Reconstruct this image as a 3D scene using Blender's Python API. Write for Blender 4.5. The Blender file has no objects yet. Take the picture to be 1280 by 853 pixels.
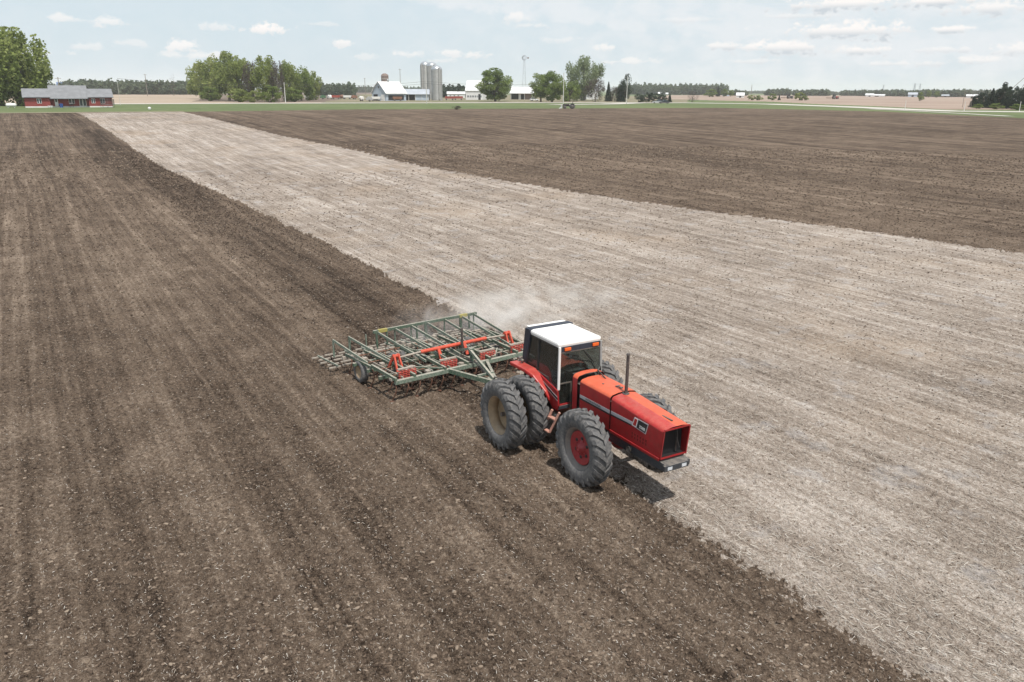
import bpy, math, random
import numpy as np
from mathutils import Vector, Matrix
R = math.radians
scene = bpy.context.scene
C = scene.collection
RNG = np.random.default_rng(7)
random.seed(7)

# ------------------------------------------------------------------ camera
CAM_H = 9.12
FPX = 1000.0
PITCH = math.atan((426.5-112)/FPX)
ROLL = R(0.27)
cam = bpy.data.cameras.new('camera'); camo = bpy.data.objects.new('camera', cam); C.objects.link(camo)
cam.sensor_width = 36.0; cam.lens = FPX/1280*36.0
cam.clip_start = 0.1; cam.clip_end = 20000
fw = Vector((0, math.cos(PITCH), -math.sin(PITCH)))
up0 = Vector((0, math.sin(PITCH), math.cos(PITCH))); rt0 = Vector((1, 0, 0))
rt = rt0*math.cos(ROLL)+up0*math.sin(ROLL)
up = up0*math.cos(ROLL)-rt0*math.sin(ROLL)
M = Matrix((rt, up, -fw)).transposed().to_4x4(); M.translation = (0, 0, CAM_H)
camo.matrix_world = M
scene.camera = camo
scene.render.resolution_x = 1024; scene.render.resolution_y = 682

# ------------------------------------------------------------------ sun, sky, exposure
SUN_EL = R(66.0)
SUN_H = Vector((0.30, -0.70, 0)).normalized()        # horizontal direction towards the sun
sun_dir = Vector((SUN_H.x*math.cos(SUN_EL), SUN_H.y*math.cos(SUN_EL), math.sin(SUN_EL)))
sl = bpy.data.lights.new('sun', 'SUN'); sl.energy = 4.6; sl.angle = R(0.6); sl.color = (1.0, 0.955, 0.89)
scene.cycles.volume_bounces = 2; scene.render.engine = 'CYCLES'
so = bpy.data.objects.new('sun', sl); C.objects.link(so); so.location = (0, 0, 60)
so.rotation_euler = sun_dir.to_track_quat('Z', 'Y').to_euler()
scene.view_settings.view_transform = 'Standard'; scene.view_settings.look = 'None'
scene.view_settings.exposure = 0.0; scene.view_settings.gamma = 1.0

world = bpy.data.worlds.new("World"); scene.world = world; world.use_nodes = True
nt = world.node_tree; nt.nodes.clear()
def N(t, typ, **kw):
    n = t.nodes.new(typ)
    for k, v in kw.items(): setattr(n, k, v)
    return n
def math_n(t, op, a, b=None, c=None, clamp=False):
    n = t.nodes.new('ShaderNodeMath'); n.operation = op; n.use_clamp = clamp
    for i, v in enumerate((a, b, c)):
        if v is None: continue
        if isinstance(v, (int, float)): n.inputs[i].default_value = v
        else: t.links.new(v, n.inputs[i])
    return n.outputs[0]
def mixc(t, f, a, b, mode='MIX'):
    n = t.nodes.new('ShaderNodeMix'); n.data_type = 'RGBA'; n.blend_type = mode
    for s, v in ((n.inputs[0], f), (n.inputs[6], a), (n.inputs[7], b)):
        if isinstance(v, (int, float)): s.default_value = v
        elif isinstance(v, (tuple, list)): s.default_value = tuple(v)+((1,) if len(v) == 3 else ())
        else: t.links.new(v, s)
    return n.outputs[2]
def maprange(t, v, a, b, c=0.0, d=1.0, smooth=True):
    n = t.nodes.new('ShaderNodeMapRange'); n.interpolation_type = 'SMOOTHSTEP' if smooth else 'LINEAR'
    t.links.new(v, n.inputs[0])
    for i, q in enumerate((a, b, c, d)): n.inputs[i+1].default_value = q
    return n.outputs[0]
def noise(t, vec, scale, detail=4, rough=0.55, dist=0.0, dim='3D'):
    n = t.nodes.new('ShaderNodeTexNoise'); n.noise_dimensions = dim
    t.links.new(vec, n.inputs['Vector']); n.inputs['Scale'].default_value = scale
    n.inputs['Detail'].default_value = detail; n.inputs['Roughness'].default_value = rough
    n.inputs['Distortion'].default_value = dist
    return n.outputs['Fac']

wo = N(nt, 'ShaderNodeOutputWorld'); bg = N(nt, 'ShaderNodeBackground'); nt.links.new(bg.outputs[0], wo.inputs[0])
SKY_STR = 0.10
bg.inputs[1].default_value = SKY_STR
sky = N(nt, 'ShaderNodeTexSky'); sky.sky_type = 'NISHITA'; sky.sun_disc = False
sky.sun_elevation = SUN_EL; sky.sun_rotation = math.atan2(SUN_H.x, SUN_H.y)
sky.air_density = 1.0; sky.dust_density = 2.2; sky.ozone_density = 1.0; sky.altitude = 200
tc = N(nt, 'ShaderNodeTexCoord'); sep = N(nt, 'ShaderNodeSeparateXYZ'); nt.links.new(tc.outputs['Generated'], sep.inputs[0])
AZ = math_n(nt, 'ARCTAN2', sep.outputs[0], sep.outputs[1])
EL = math_n(nt, 'ARCSINE', sep.outputs[2])
ce = N(nt, 'ShaderNodeCombineXYZ'); nt.links.new(AZ, ce.inputs[0]); nt.links.new(EL, ce.inputs[1])
mp = N(nt, 'ShaderNodeVectorMath', operation='MULTIPLY'); nt.links.new(ce.outputs[0], mp.inputs[0]); mp.inputs[1].default_value = (1, 1.5, 1)
puff = noise(nt, mp.outputs[0], 62, 6, 0.68)
fine = noise(nt, mp.outputs[0], 24, 6, 0.6, 0.3)
def pix_ang(px, py):
    d = fw + rt*((px-640)/FPX) - up*((py-426.5)/FPX); d.normalize()
    return math.atan2(d.x, d.y), math.asin(d.z)
CL = [(75,23,15,6,.6),(132,27,26,7,.65),(331,36,27,9,1),(227,58,22,9,.8),(262,70,30,6,.6),(215,68,16,6,.5),(427,54,16,6,.75),(512,68,22,5,.6),
      (563,66,20,6,.7),(592,69,18,6,.7),(646,22,20,7,.6),(550,76,20,4,.4),(118,58,22,5,.4),(165,54,22,5,.35),(270,33,22,6,.45),(455,72,18,5,.4),
      (1050,5,66,11,1),(1062,38,74,13,1),(980,59,58,11,.95),(1165,2,55,8,1),(1235,10,50,10,.8),(1195,37,28,6,.9),(1078,63,32,8,.9),(905,58,20,6,.7),
      (755,60,14,7,.7),(790,77,38,5,.6),(1225,76,36,6,.7),(1272,62,26,8,.7),(700,50,26,4,.35),(940,77,40,4,.4),(1130,80,50,4,.5),(665,32,24,4,.4),
      (860,25,40,4,.3),(1180,62,30,5,.5),(410,30,24,3,.3),(30,66,40,4,.35),(1000,20,60,4,.35)]
mask = None; base_sh = None
pn = math_n(nt, 'MULTIPLY', math_n(nt, 'SUBTRACT', puff, 0.5), 3.6)
for (px, py, w, h, s) in CL:
    a0, e0 = pix_ang(px, py)
    dx = math_n(nt, 'MULTIPLY', math_n(nt, 'SUBTRACT', AZ, a0), FPX/w*0.9)
    dy = math_n(nt, 'MULTIPLY', math_n(nt, 'SUBTRACT', EL, e0), FPX/h)
    # flat bottoms: squeeze the lower half
    r2 = math_n(nt, 'ADD', math_n(nt, 'MULTIPLY', dx, dx), math_n(nt, 'MULTIPLY', dy, dy))
    v = math_n(nt, 'SUBTRACT', math_n(nt, 'ADD', 0.75, pn), math_n(nt, 'SQRT', r2))
    v = math_n(nt, 'MULTIPLY', maprange(nt, v, -0.15, 0.55), s)
    sh = math_n(nt, 'MULTIPLY', v, maprange(nt, dy, 0.25, -0.75, 0, 1 if px > 850 else 0.3))
    mask = v if mask is None else math_n(nt, 'MAXIMUM', mask, v)
    base_sh = sh if base_sh is None else math_n(nt, 'MAXIMUM', base_sh, sh)
# thin veil, heavier to the right and higher up, plus a streak of cirrus
side = maprange(nt, AZ, -0.30, 0.35)
veil = math_n(nt, 'MULTIPLY', maprange(nt, fine, 0.30, 0.75), math_n(nt, 'ADD', 0.22, math_n(nt, 'MULTIPLY', side, 0.55)))
veil = math_n(nt, 'ADD', veil, math_n(nt, 'MULTIPLY', side, 0.25), clamp=True)
a1, e1 = pix_ang(560, 8)
cd = math_n(nt, 'SUBTRACT', EL, math_n(nt, 'ADD', e1-0.004, math_n(nt, 'MULTIPLY', math_n(nt, 'SUBTRACT', AZ, a1), -0.12)))
cir = math_n(nt, 'MULTIPLY', maprange(nt, math_n(nt, 'ADD', cd, math_n(nt, 'MULTIPLY', math_n(nt, 'SUBTRACT', fine, 0.5), 0.03)), -0.003, 0.008), maprange(nt, AZ, -0.24, -0.10))
cir = math_n(nt, 'MULTIPLY', cir, maprange(nt, fine, 0.3, 0.6, 0.35, 0.85))
veil = math_n(nt, 'MULTIPLY', math_n(nt, 'MAXIMUM', veil, cir), maprange(nt, EL, R(14), R(60), 1.0, 0.35))
SKYC = sky.outputs[0]
palen = mixc(nt, maprange(nt, EL, R(12), R(50), 0.88, 0.30), SKYC, (6.95, 8.15, 8.85))          # a milky summer sky
v1 = mixc(nt, math_n(nt, 'MULTIPLY', veil, 0.9), palen, (8.55, 8.85, 9.1))
v2 = mixc(nt, mask, v1, (10.2, 9.85, 9.6))
v3 = mixc(nt, math_n(nt, 'MULTIPLY', base_sh, 1.3, clamp=True), v2, (6.2, 6.75, 7.25))
nt.links.new(v3, bg.inputs[0])

# ------------------------------------------------------------------ terrain
def terr(x, y):
    d = np.hypot(x, y)
    t = np.clip((d-45)/170, 0, 1); z = 3.6*t*t*(3-2*t)
    t2 = np.clip((d-700)/1300, 0, 1)
    return z-2.0*t2*t2*(3-2*t2)
def G(px, py):
    """the ground point seen at this place of the photograph"""
    r = fw + rt*((px-640)/FPX) - up*((py-426.5)/FPX)
    t = 5.0
    while t < 7000:
        if CAM_H+r.z*t < terr(r.x*t, r.y*t): break
        t *= 1.0015
    x, y = r.x*t, r.y*t
    return Vector((x, y, float(terr(x, y))))
def GD(px, d):
    """ground point in this compass direction at distance d"""
    a, e = pix_ang(px, 112)
    x, y = d*math.sin(a), d*math.cos(a)
    return Vector((x, y, float(terr(x, y))))
def hor(px): return 109.5+(px)/1280*6.0
def PRJ(x, y, z):
    X = x*rt.x+y*rt.y+(z-CAM_H)*rt.z; U = x*up.x+y*up.y+(z-CAM_H)*up.z; D = x*fw.x+y*fw.y+(z-CAM_H)*fw.z
    return 640+FPX*X/D, 426.5-FPX*U/D

def h2(ix, iy, s):
    n = (ix.astype(np.int64)*374761393 + iy.astype(np.int64)*668265263 + s*1442695041) & 0xffffffff
    n = ((n ^ (n >> 13))*1274126177) & 0xffffffff
    return ((n ^ (n >> 16)) & 0xffff)/65535.0
def vn(x, y, s=0):
    ix = np.floor(x); iy = np.floor(y); fx = x-ix; fy = y-iy
    fx = fx*fx*(3-2*fx); fy = fy*fy*(3-2*fy)
    a = h2(ix, iy, s); b = h2(ix+1, iy, s); c = h2(ix, iy+1, s); d = h2(ix+1, iy+1, s)
    return (a*(1-fx)+b*fx)*(1-fy)+(c*(1-fx)+d*fx)*fy
AROW = R(31.0)
ca, sa = math.cos(AROW), math.sin(AROW)
def rowco(x, y): return x*ca+y*sa, -x*sa+y*ca        # across the rows, along the rows

def inpoly(px, py, P):
    r = np.zeros(px.shape, bool)
    for i in range(len(P)):
        x1, y1 = P[i]; x2, y2 = P[(i+1) % len(P)]
        if y1 == y2: continue
        c = ((y1 > py) != (y2 > py)) & (px < (x2-x1)*(py-y1)/(y2-y1)+x1)
        r ^= c
    return r
def wp(L): return [tuple(G(*q)[:2]) for q in L]
EDGE = [(-260,146),(0,142),(95,141),(225,140),(450,137),(640,136),(900,135),(1100,139.5),(1141,141.5),(1261,147),(1290,149),(1500,160)]
NEAR = [(1150,853),(990,745),(760,590),(575,390),(400,300),(300,252),(200,207),(150,173),(95,141)]
FAR = [(1420,342),(1280,318),(1100,292),(860,262),(700,238),(530,210),(450,190),(350,170),(270,150),(225,140)]
wE, wN, wF = wp(EDGE), wp(NEAR), wp(FAR)
dn = Vector((math.sin(R(29.6)), -math.cos(R(29.6))))
wN0 = (wN[0][0]+dn.x*14, wN[0][1]+dn.y*14)
wF0 = (wF[0][0]+60, wF[0][1]-70)
P_FIELD = wE+[(300, -40), (-300, -40)]
P_STUB = [wN0]+wN+wF[::-1]+[wF0, (60, -40)]
# the strip the tool has already worked: behind it, up to the far side of the implement
P_TILL_EXTRA = [tuple(G(*q)[:2]) for q in [(655,470),(640,428),(602,402),(575,390),(500,440)]]

# ------------------------------------------------------------------ mesh helpers
def mesh_np(name, verts, faces_flat, n_per, mat=None, attrs=None, smooth=False):
    me = bpy.data.meshes.new(name)
    nv = len(verts); nf = len(faces_flat)//n_per
    me.vertices.add(nv); me.vertices.foreach_set('co', np.asarray(verts, np.float32).ravel())
    me.loops.add(nf*n_per); me.loops.foreach_set('vertex_index', np.asarray(faces_flat, np.int32).ravel())
    me.polygons.add(nf); me.polygons.foreach_set('loop_start', np.arange(0, nf*n_per, n_per, dtype=np.int32))
    me.polygons.foreach_set('loop_total', np.full(nf, n_per, np.int32))
    me.polygons.foreach_set('use_smooth', np.full(nf, smooth, bool))
    if attrs:
        for k, v in attrs.items():
            a = me.attributes.new(k, 'FLOAT', 'POINT'); a.data.foreach_set('value', np.asarray(v, np.float32))
    me.update(calc_edges=True)
    if mat: me.materials.append(mat)
    return me
def link(name, me, parent=None, **props):
    o = bpy.data.objects.new(name, me); C.objects.link(o)
    if parent: o.parent = parent
    for k, v in props.items():
        if v: o[k] = v
    return o
def tag(o, label=None, cat=None, group=None, kind=None):
    if label: o['label'] = label
    if cat: o['category'] = cat
    if group: o['group'] = group
    if kind: o['kind'] = kind
    return o
def empty(name, loc=(0,0,0), rz=0, label=None, cat=None, group=None, scale=None):
    o = bpy.data.objects.new(name, None); C.objects.link(o); o.location = loc; o.rotation_euler = (0, 0, rz)
    o.empty_display_size = 0.2
    if scale: o.scale = (scale,)*3
    return tag(o, label, cat, group)
def kids(o): return [c for c in C.objects if c.parent == o]
def copy_tree(o, parent=None):
    c = o.copy(); C.objects.link(c)
    if parent: c.parent = parent
    for ch in kids(o): copy_tree(ch, c)
    return c

class MB:
    """collects shapes, then becomes one mesh"""
    def __init__(s): s.v = []; s.f = []; s.m = []; s.cur = 0; s.sm = []
    def add(s, vs, fs, smooth=False):
        b = len(s.v); s.v += [tuple(v) for v in vs]
        for f in fs: s.f.append([b+i for i in f]); s.m.append(s.cur); s.sm.append(smooth)
    def box(s, x0, x1, y0, y1, z0, z1):
        s.add([(x0,y0,z0),(x1,y0,z0),(x1,y1,z0),(x0,y1,z0),(x0,y0,z1),(x1,y0,z1),(x1,y1,z1),(x0,y1,z1)],
              [(0,3,2,1),(4,5,6,7),(0,1,5,4),(1,2,6,5),(2,3,7,6),(3,0,4,7)])
    def prism(s, poly, axis, a0, a1):
        """poly: 2d points, extruded along an axis; the 2d points take the other two axes in order"""
        def mk(p, a):
            if axis == 'x': return (a, p[0], p[1])
            if axis == 'y': return (p[0], a, p[1])
            return (p[0], p[1], a)
        n = len(poly); vs = [mk(p, a0) for p in poly]+[mk(p, a1) for p in poly]
        fs = [tuple(range(n)), tuple(range(2*n-1, n-1, -1))]+[(i, (i+1) % n, n+(i+1) % n, n+i) for i in range(n)]
        s.add(vs, fs)
    def bar(s, a, b, w, h=None):
        """rectangular bar from a to b"""
        h = h or w; a = Vector(a); b = Vector(b); d = (b-a).normalized()
        u = Vector((0,0,1)); 
        if abs(d.z) > 0.95: u = Vector((1,0,0))
        r = d.cross(u).normalized(); u = r.cross(d)
        vs = []
        for p in (a, b):
            for (i, j) in ((-1,-1),(1,-1),(1,1),(-1,1)): vs.append(p+r*(i*w/2)+u*(j*h/2))
        s.add(vs, [(0,1,2,3),(7,6,5,4),(0,4,5,1),(1,5,6,2),(2,6,7,3),(3,7,4,0)])
    def tube(s, pts, r, n=8, r2=None):
        pts = [Vector(p) for p in pts]; k = len(pts); vs = []; fs = []
        prev = None
        for i, p in enumerate(pts):
            d = (pts[min(i+1, k-1)]-pts[max(i-1, 0)]).normalized()
            if prev is None:
                u = Vector((0,0,1)) if abs(d.z) < 0.9 else Vector((1,0,0)); e = d.cross(u).normalized()
            else:
                e = (prev-d*prev.dot(d)).normalized()
            prev = e; g = d.cross(e)
            rr = r if r2 is None else r+(r2-r)*i/(k-1)
            for j in range(n):
                t = 2*math.pi*j/n; vs.append(p+e*(rr*math.cos(t))+g*(rr*math.sin(t)))
        for i in range(k-1):
            for j in range(n): fs.append((i*n+j, i*n+(j+1) % n, (i+1)*n+(j+1) % n, (i+1)*n+j))
        s.add(vs, fs, True)
        s.add(vs[:n], [tuple(range(n-1, -1, -1))]); s.add(vs[-n:], [tuple(range(n))])
    def lathe(s, prof, c=(0,0,0), axis='y', n=32, smooth=True):
        """prof: (offset along the axis, radius)"""
        vs = []; fs = []; k = len(prof)
        for (a, r) in prof:
            for j in range(n):
                t = 2*math.pi*j/n; q = (r*math.cos(t), r*math.sin(t))
                if axis == 'y': v = (c[0]+q[0], c[1]+a, c[2]+q[1])
                elif axis == 'z': v = (c[0]+q[0], c[1]+q[1], c[2]+a)
                else: v = (c[0]+a, c[1]+q[0], c[2]+q[1])
                vs.append(v)
        for i in range(k-1):
            for j in range(n): fs.append((i*n+j, i*n+(j+1) % n, (i+1)*n+(j+1) % n, (i+1)*n+j))
        s.add(vs, fs, smooth)
    def build(s, name, mats, parent=None, bevel=0, **kw):
        me = bpy.data.meshes.new(name); me.from_pydata(s.v, [], s.f)
        for m in (mats if isinstance(mats, (list, tuple)) else [mats]): me.materials.append(m)
        me.polygons.foreach_set('material_index', s.m); me.polygons.foreach_set('use_smooth', s.sm)
        import bmesh
        bm = bmesh.new(); bm.from_mesh(me); bmesh.ops.recalc_face_normals(bm, faces=bm.faces); bm.to_mesh(me); bm.free()
        o = link(name, me, parent)
        if bevel:
            b = o.modifiers.new('bevel', 'BEVEL'); b.width = bevel; b.segments = 2; b.limit_method = 'ANGLE'; b.angle_limit = R(35)
        return tag(o, **kw)

# ------------------------------------------------------------------ materials
def mat_new(name):
    m = bpy.data.materials.new(name); m.use_nodes = True; t = m.node_tree
    return m, t, t.nodes['Principled BSDF']
def simple(name, col, rough=0.6, metal=0.0, var=0.12, scale=6.0, dust=0.0, dustcol=(0.33,0.27,0.21), spec=0.5, bump=0.0):
    m, t, b = mat_new(name)
    co = N(t, 'ShaderNodeTexCoord').outputs['Object']
    f = noise(t, co, scale, 5, 0.6)
    dk = tuple(c*(1-var) for c in col); lt = tuple(min(1, c*(1+var)) for c in col)
    c = mixc(t, maprange(t, f, 0.3, 0.7), dk, lt)
    if dust:
        f2 = noise(t, co, scale*2.7, 6, 0.7)
        c = mixc(t, math_n(t, 'MULTIPLY', maprange(t, f2, 0.38, 0.72), dust), c, dustcol)
    t.links.new(c, b.inputs['Base Color']); b.inputs['Roughness'].default_value = rough
    b.inputs['Metallic'].default_value = metal; b.inputs['Specular IOR Level'].default_value = spec
    if bump:
        bn = N(t, 'ShaderNodeBump'); bn.inputs['Strength'].default_value = 0.6; bn.inputs['Distance'].default_value = bump
        t.links.new(noise(t, co, scale*4, 5, 0.6), bn.inputs['Height']); t.links.new(bn.outputs[0], b.inputs['Normal'])
    return m

def soil_material(name, kind):
    m, t, b = mat_new(name)
    pos = N(t, 'ShaderNodeNewGeometry').outputs['Position']
    vr = N(t, 'ShaderNodeMapping'); vr.vector_type = 'POINT'; vr.inputs['Rotation'].default_value = (0, 0, -AROW)
    t.links.new(pos, vr.inputs['Vector'])            # x = across the rows, y = along them
    def st(sx, sy):
        n = N(t, 'ShaderNodeVectorMath', operation='MULTIPLY'); t.links.new(vr.outputs[0], n.inputs[0]); n.inputs[1].default_value = (sx, sy, 1.0)
        return n.outputs[0]
    iso = pos
    streak1 = noise(t, st(1.0, 0.012), 0.60, 4, 0.62)        # broad passes of the tool
    streak2 = noise(t, st(1.0, 0.014), 2.6, 3, 0.62)          # single furrows
    streak3 = noise(t, st(1.0, 0.04), 6.5, 3, 0.6)
    patch = noise(t, iso, 0.06, 5, 0.6)
    patch2 = noise(t, iso, 0.45, 5, 0.65)
    clod = noise(t, iso, 9.0, 6, 0.75)
    grit = noise(t, iso, 38.0, 4, 0.75)
    def tot(items):
        v = None
        for f, w in items:
            q = math_n(t, 'MULTIPLY', math_n(t, 'SUBTRACT', f, 0.5), w)
            v = q if v is None else math_n(t, 'ADD', v, q)
        return v
    if kind == 'tilled':
        dark, mid, pale = (0.036,0.025,0.018), (0.152,0.111,0.081), (0.36,0.283,0.215)
        fresh_and_shade = N(t, 'ShaderNodeAttribute', attribute_name='fresh_and_shade').outputs['Fac']
        v = tot([(streak1, 1.3), (streak2, 1.5), (streak3, 0.9), (patch2, 1.2), (clod, 2.9), (grit, 2.6), (patch, 0.9)])  # grit contrast also puts some of the clods' shade into the colour
        v = math_n(t, 'SUBTRACT', v, math_n(t, 'MULTIPLY', fresh_and_shade, 0.42))
        c = mixc(t, maprange(t, v, -0.75, 0.05), dark, mid)
        c = mixc(t, maprange(t, v, 0.0, 0.85), c, pale)
        pit_shade = maprange(t, noise(t, iso, 15.0, 4, 0.7), 0.40, 0.30)
        c = mixc(t, math_n(t, 'MULTIPLY', pit_shade, 0.8), c, (0.022,0.016,0.012))  # dark specks paint in the small shade between clods
        flk = maprange(t, noise(t, iso, 26.0, 3, 0.8), 0.62, 0.70)
        c = mixc(t, math_n(t, 'MULTIPLY', flk, 0.55), c, (0.46,0.385,0.30))
        bump_d = 0.12
    else:
        dark, mid, pale = (0.066,0.050,0.040), (0.265,0.218,0.178), (0.58,0.52,0.465)
        strw = noise(t, st(5.0, 1.5), 4.0, 5, 0.8)
        strw2 = noise(t, st(1.0, 0.35), 30.0, 4, 0.8)
        v = tot([(streak1, 0.8), (streak2, 1.2), (streak3, 1.1), (patch2, 1.0), (strw, 0.6), (strw2, 1.1), (clod, 1.9), (grit, 2.9), (patch, 0.9)])
        c = mixc(t, maprange(t, v, -0.85, 0.0), dark, mid)
        c = mixc(t, maprange(t, v, -0.15, 0.85), c, pale)
        warm = maprange(t, noise(t, iso, 0.11, 3, 0.5), 0.5, 0.7)
        c = mixc(t, math_n(t, 'MULTIPLY', warm, 0.22), c, (0.38,0.28,0.19))
        grey = maprange(t, noise(t, iso, 0.7, 4, 0.6), 0.55, 0.68)
        c = mixc(t, math_n(t, 'MULTIPLY', grey, 0.30), c, (0.40,0.40,0.41))
        bump_d = 0.055
    t.links.new(c, b.inputs['Base Color']); b.inputs['Roughness'].default_value = 0.95; b.inputs['Specular IOR Level'].default_value = 0.1
    bn = N(t, 'ShaderNodeBump'); bn.inputs['Strength'].default_value = 0.9; bn.inputs['Distance'].default_value = bump_d
    h = math_n(t, 'ADD', clod, math_n(t, 'MULTIPLY', grit, 0.5))
    t.links.new(h, bn.inputs['Height']); t.links.new(bn.outputs[0], b.inputs['Normal'])
    return m
M_TILL = soil_material('tilled_soil', 'tilled')
M_STUB = soil_material('crop_residue', 'stubble')

def land_material(name, c1, c2, c3, sc=0.02):
    m, t, b = mat_new(name)
    pos = N(t, 'ShaderNodeNewGeometry').outputs['Position']
    a = noise(t, pos, sc, 5, 0.6); q = noise(t, pos, sc*16, 5, 0.7); g = noise(t, pos, sc*140, 3, 0.7)
    c = mixc(t, maprange(t, a, 0.35, 0.65), c1, c2)
    c = mixc(t, math_n(t, 'MULTIPLY', maprange(t, q, 0.45, 0.7), 0.6), c, c3)
    c = mixc(t, math_n(t, 'MULTIPLY', maprange(t, g, 0.4, 0.75), 0.3), c, tuple(x*0.5 for x in c1))
    t.links.new(c, b.inputs['Base Color']); b.inputs['Roughness'].default_value = 0.95; b.inputs['Specular IOR Level'].default_value = 0.1
    return m
M_GRASS = land_material('grass', (0.10,0.135,0.055), (0.135,0.17,0.07), (0.21,0.205,0.12))
M_TAN = land_material('dry_field', (0.34,0.27,0.205), (0.42,0.34,0.265), (0.30,0.23,0.17))
M_BROWN = land_material('brown_field', (0.14,0.108,0.085), (0.19,0.15,0.12), (0.26,0.21,0.17))
M_YARD = land_material('farmyard', (0.16,0.16,0.09), (0.24,0.20,0.14), (0.34,0.29,0.23))
M_PINK = land_material('bare_far_field', (0.30,0.225,0.18), (0.37,0.29,0.235), (0.25,0.19,0.15))
M_FARG = land_material('far_farmland', (0.11,0.15,0.07), (0.16,0.19,0.10), (0.26,0.23,0.16), 0.008)
M_GRAVEL = land_material('gravel', (0.50,0.47,0.42), (0.58,0.55,0.50), (0.42,0.39,0.35), 0.2)

# ------------------------------------------------------------------ ground
def is_stub(x, y):
    s, l = rowco(x, y)
    jx = (vn(s*0.9, l*0.9, 5)-0.5)*0.30+(vn(s*4, l*4, 6)-0.5)*0.30+(vn(s*13, l*13, 7)-0.5)*0.35
    xb, yb = x+jx*ca, y+jx*sa
    return inpoly(xb, yb, P_STUB) & ~inpoly(xb, yb, P_TILL_EXTRA)
def height(x, y, till):
    """terrain plus the relief of the worked soil, which is only built where it can be seen"""
    z = terr(x, y).copy(); d = np.hypot(x, y); near = d < 150
    s, l = rowco(x, y)
    xn, yn, sn, ln = x[near], y[near], s[near], l[near]; tn = till[near].astype(float)
    fade = np.clip(1.25-d[near]/120, 0, 1)
    f_t = ((vn(xn*11, yn*11, 1)-0.5)*0.06+(vn(xn*24, yn*24, 2)-0.5)*0.05+(vn(xn*4.2, yn*4.2, 3)-0.5)*0.07
           + (vn(sn*2.4, ln*0.22, 4)-0.5)*0.13+(vn(sn*5.2, ln*0.5, 8)-0.5)*0.07+(vn(sn*0.5, ln*0.06, 9)-0.5)*0.08)
    f_s = ((vn(xn*14, yn*14, 11)-0.5)*0.030+(vn(xn*28, yn*28, 12)-0.5)*0.028+(vn(sn*1.4, ln*0.1, 13)-0.5)*0.05
           + (vn(sn*8, ln*2.5, 14)-0.5)*0.040+(vn(xn*3, yn*3, 15)-0.5)*0.03 + 0.035)
    z[near] += (f_t*tn+f_s*(1-tn))*fade
    return z
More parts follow.
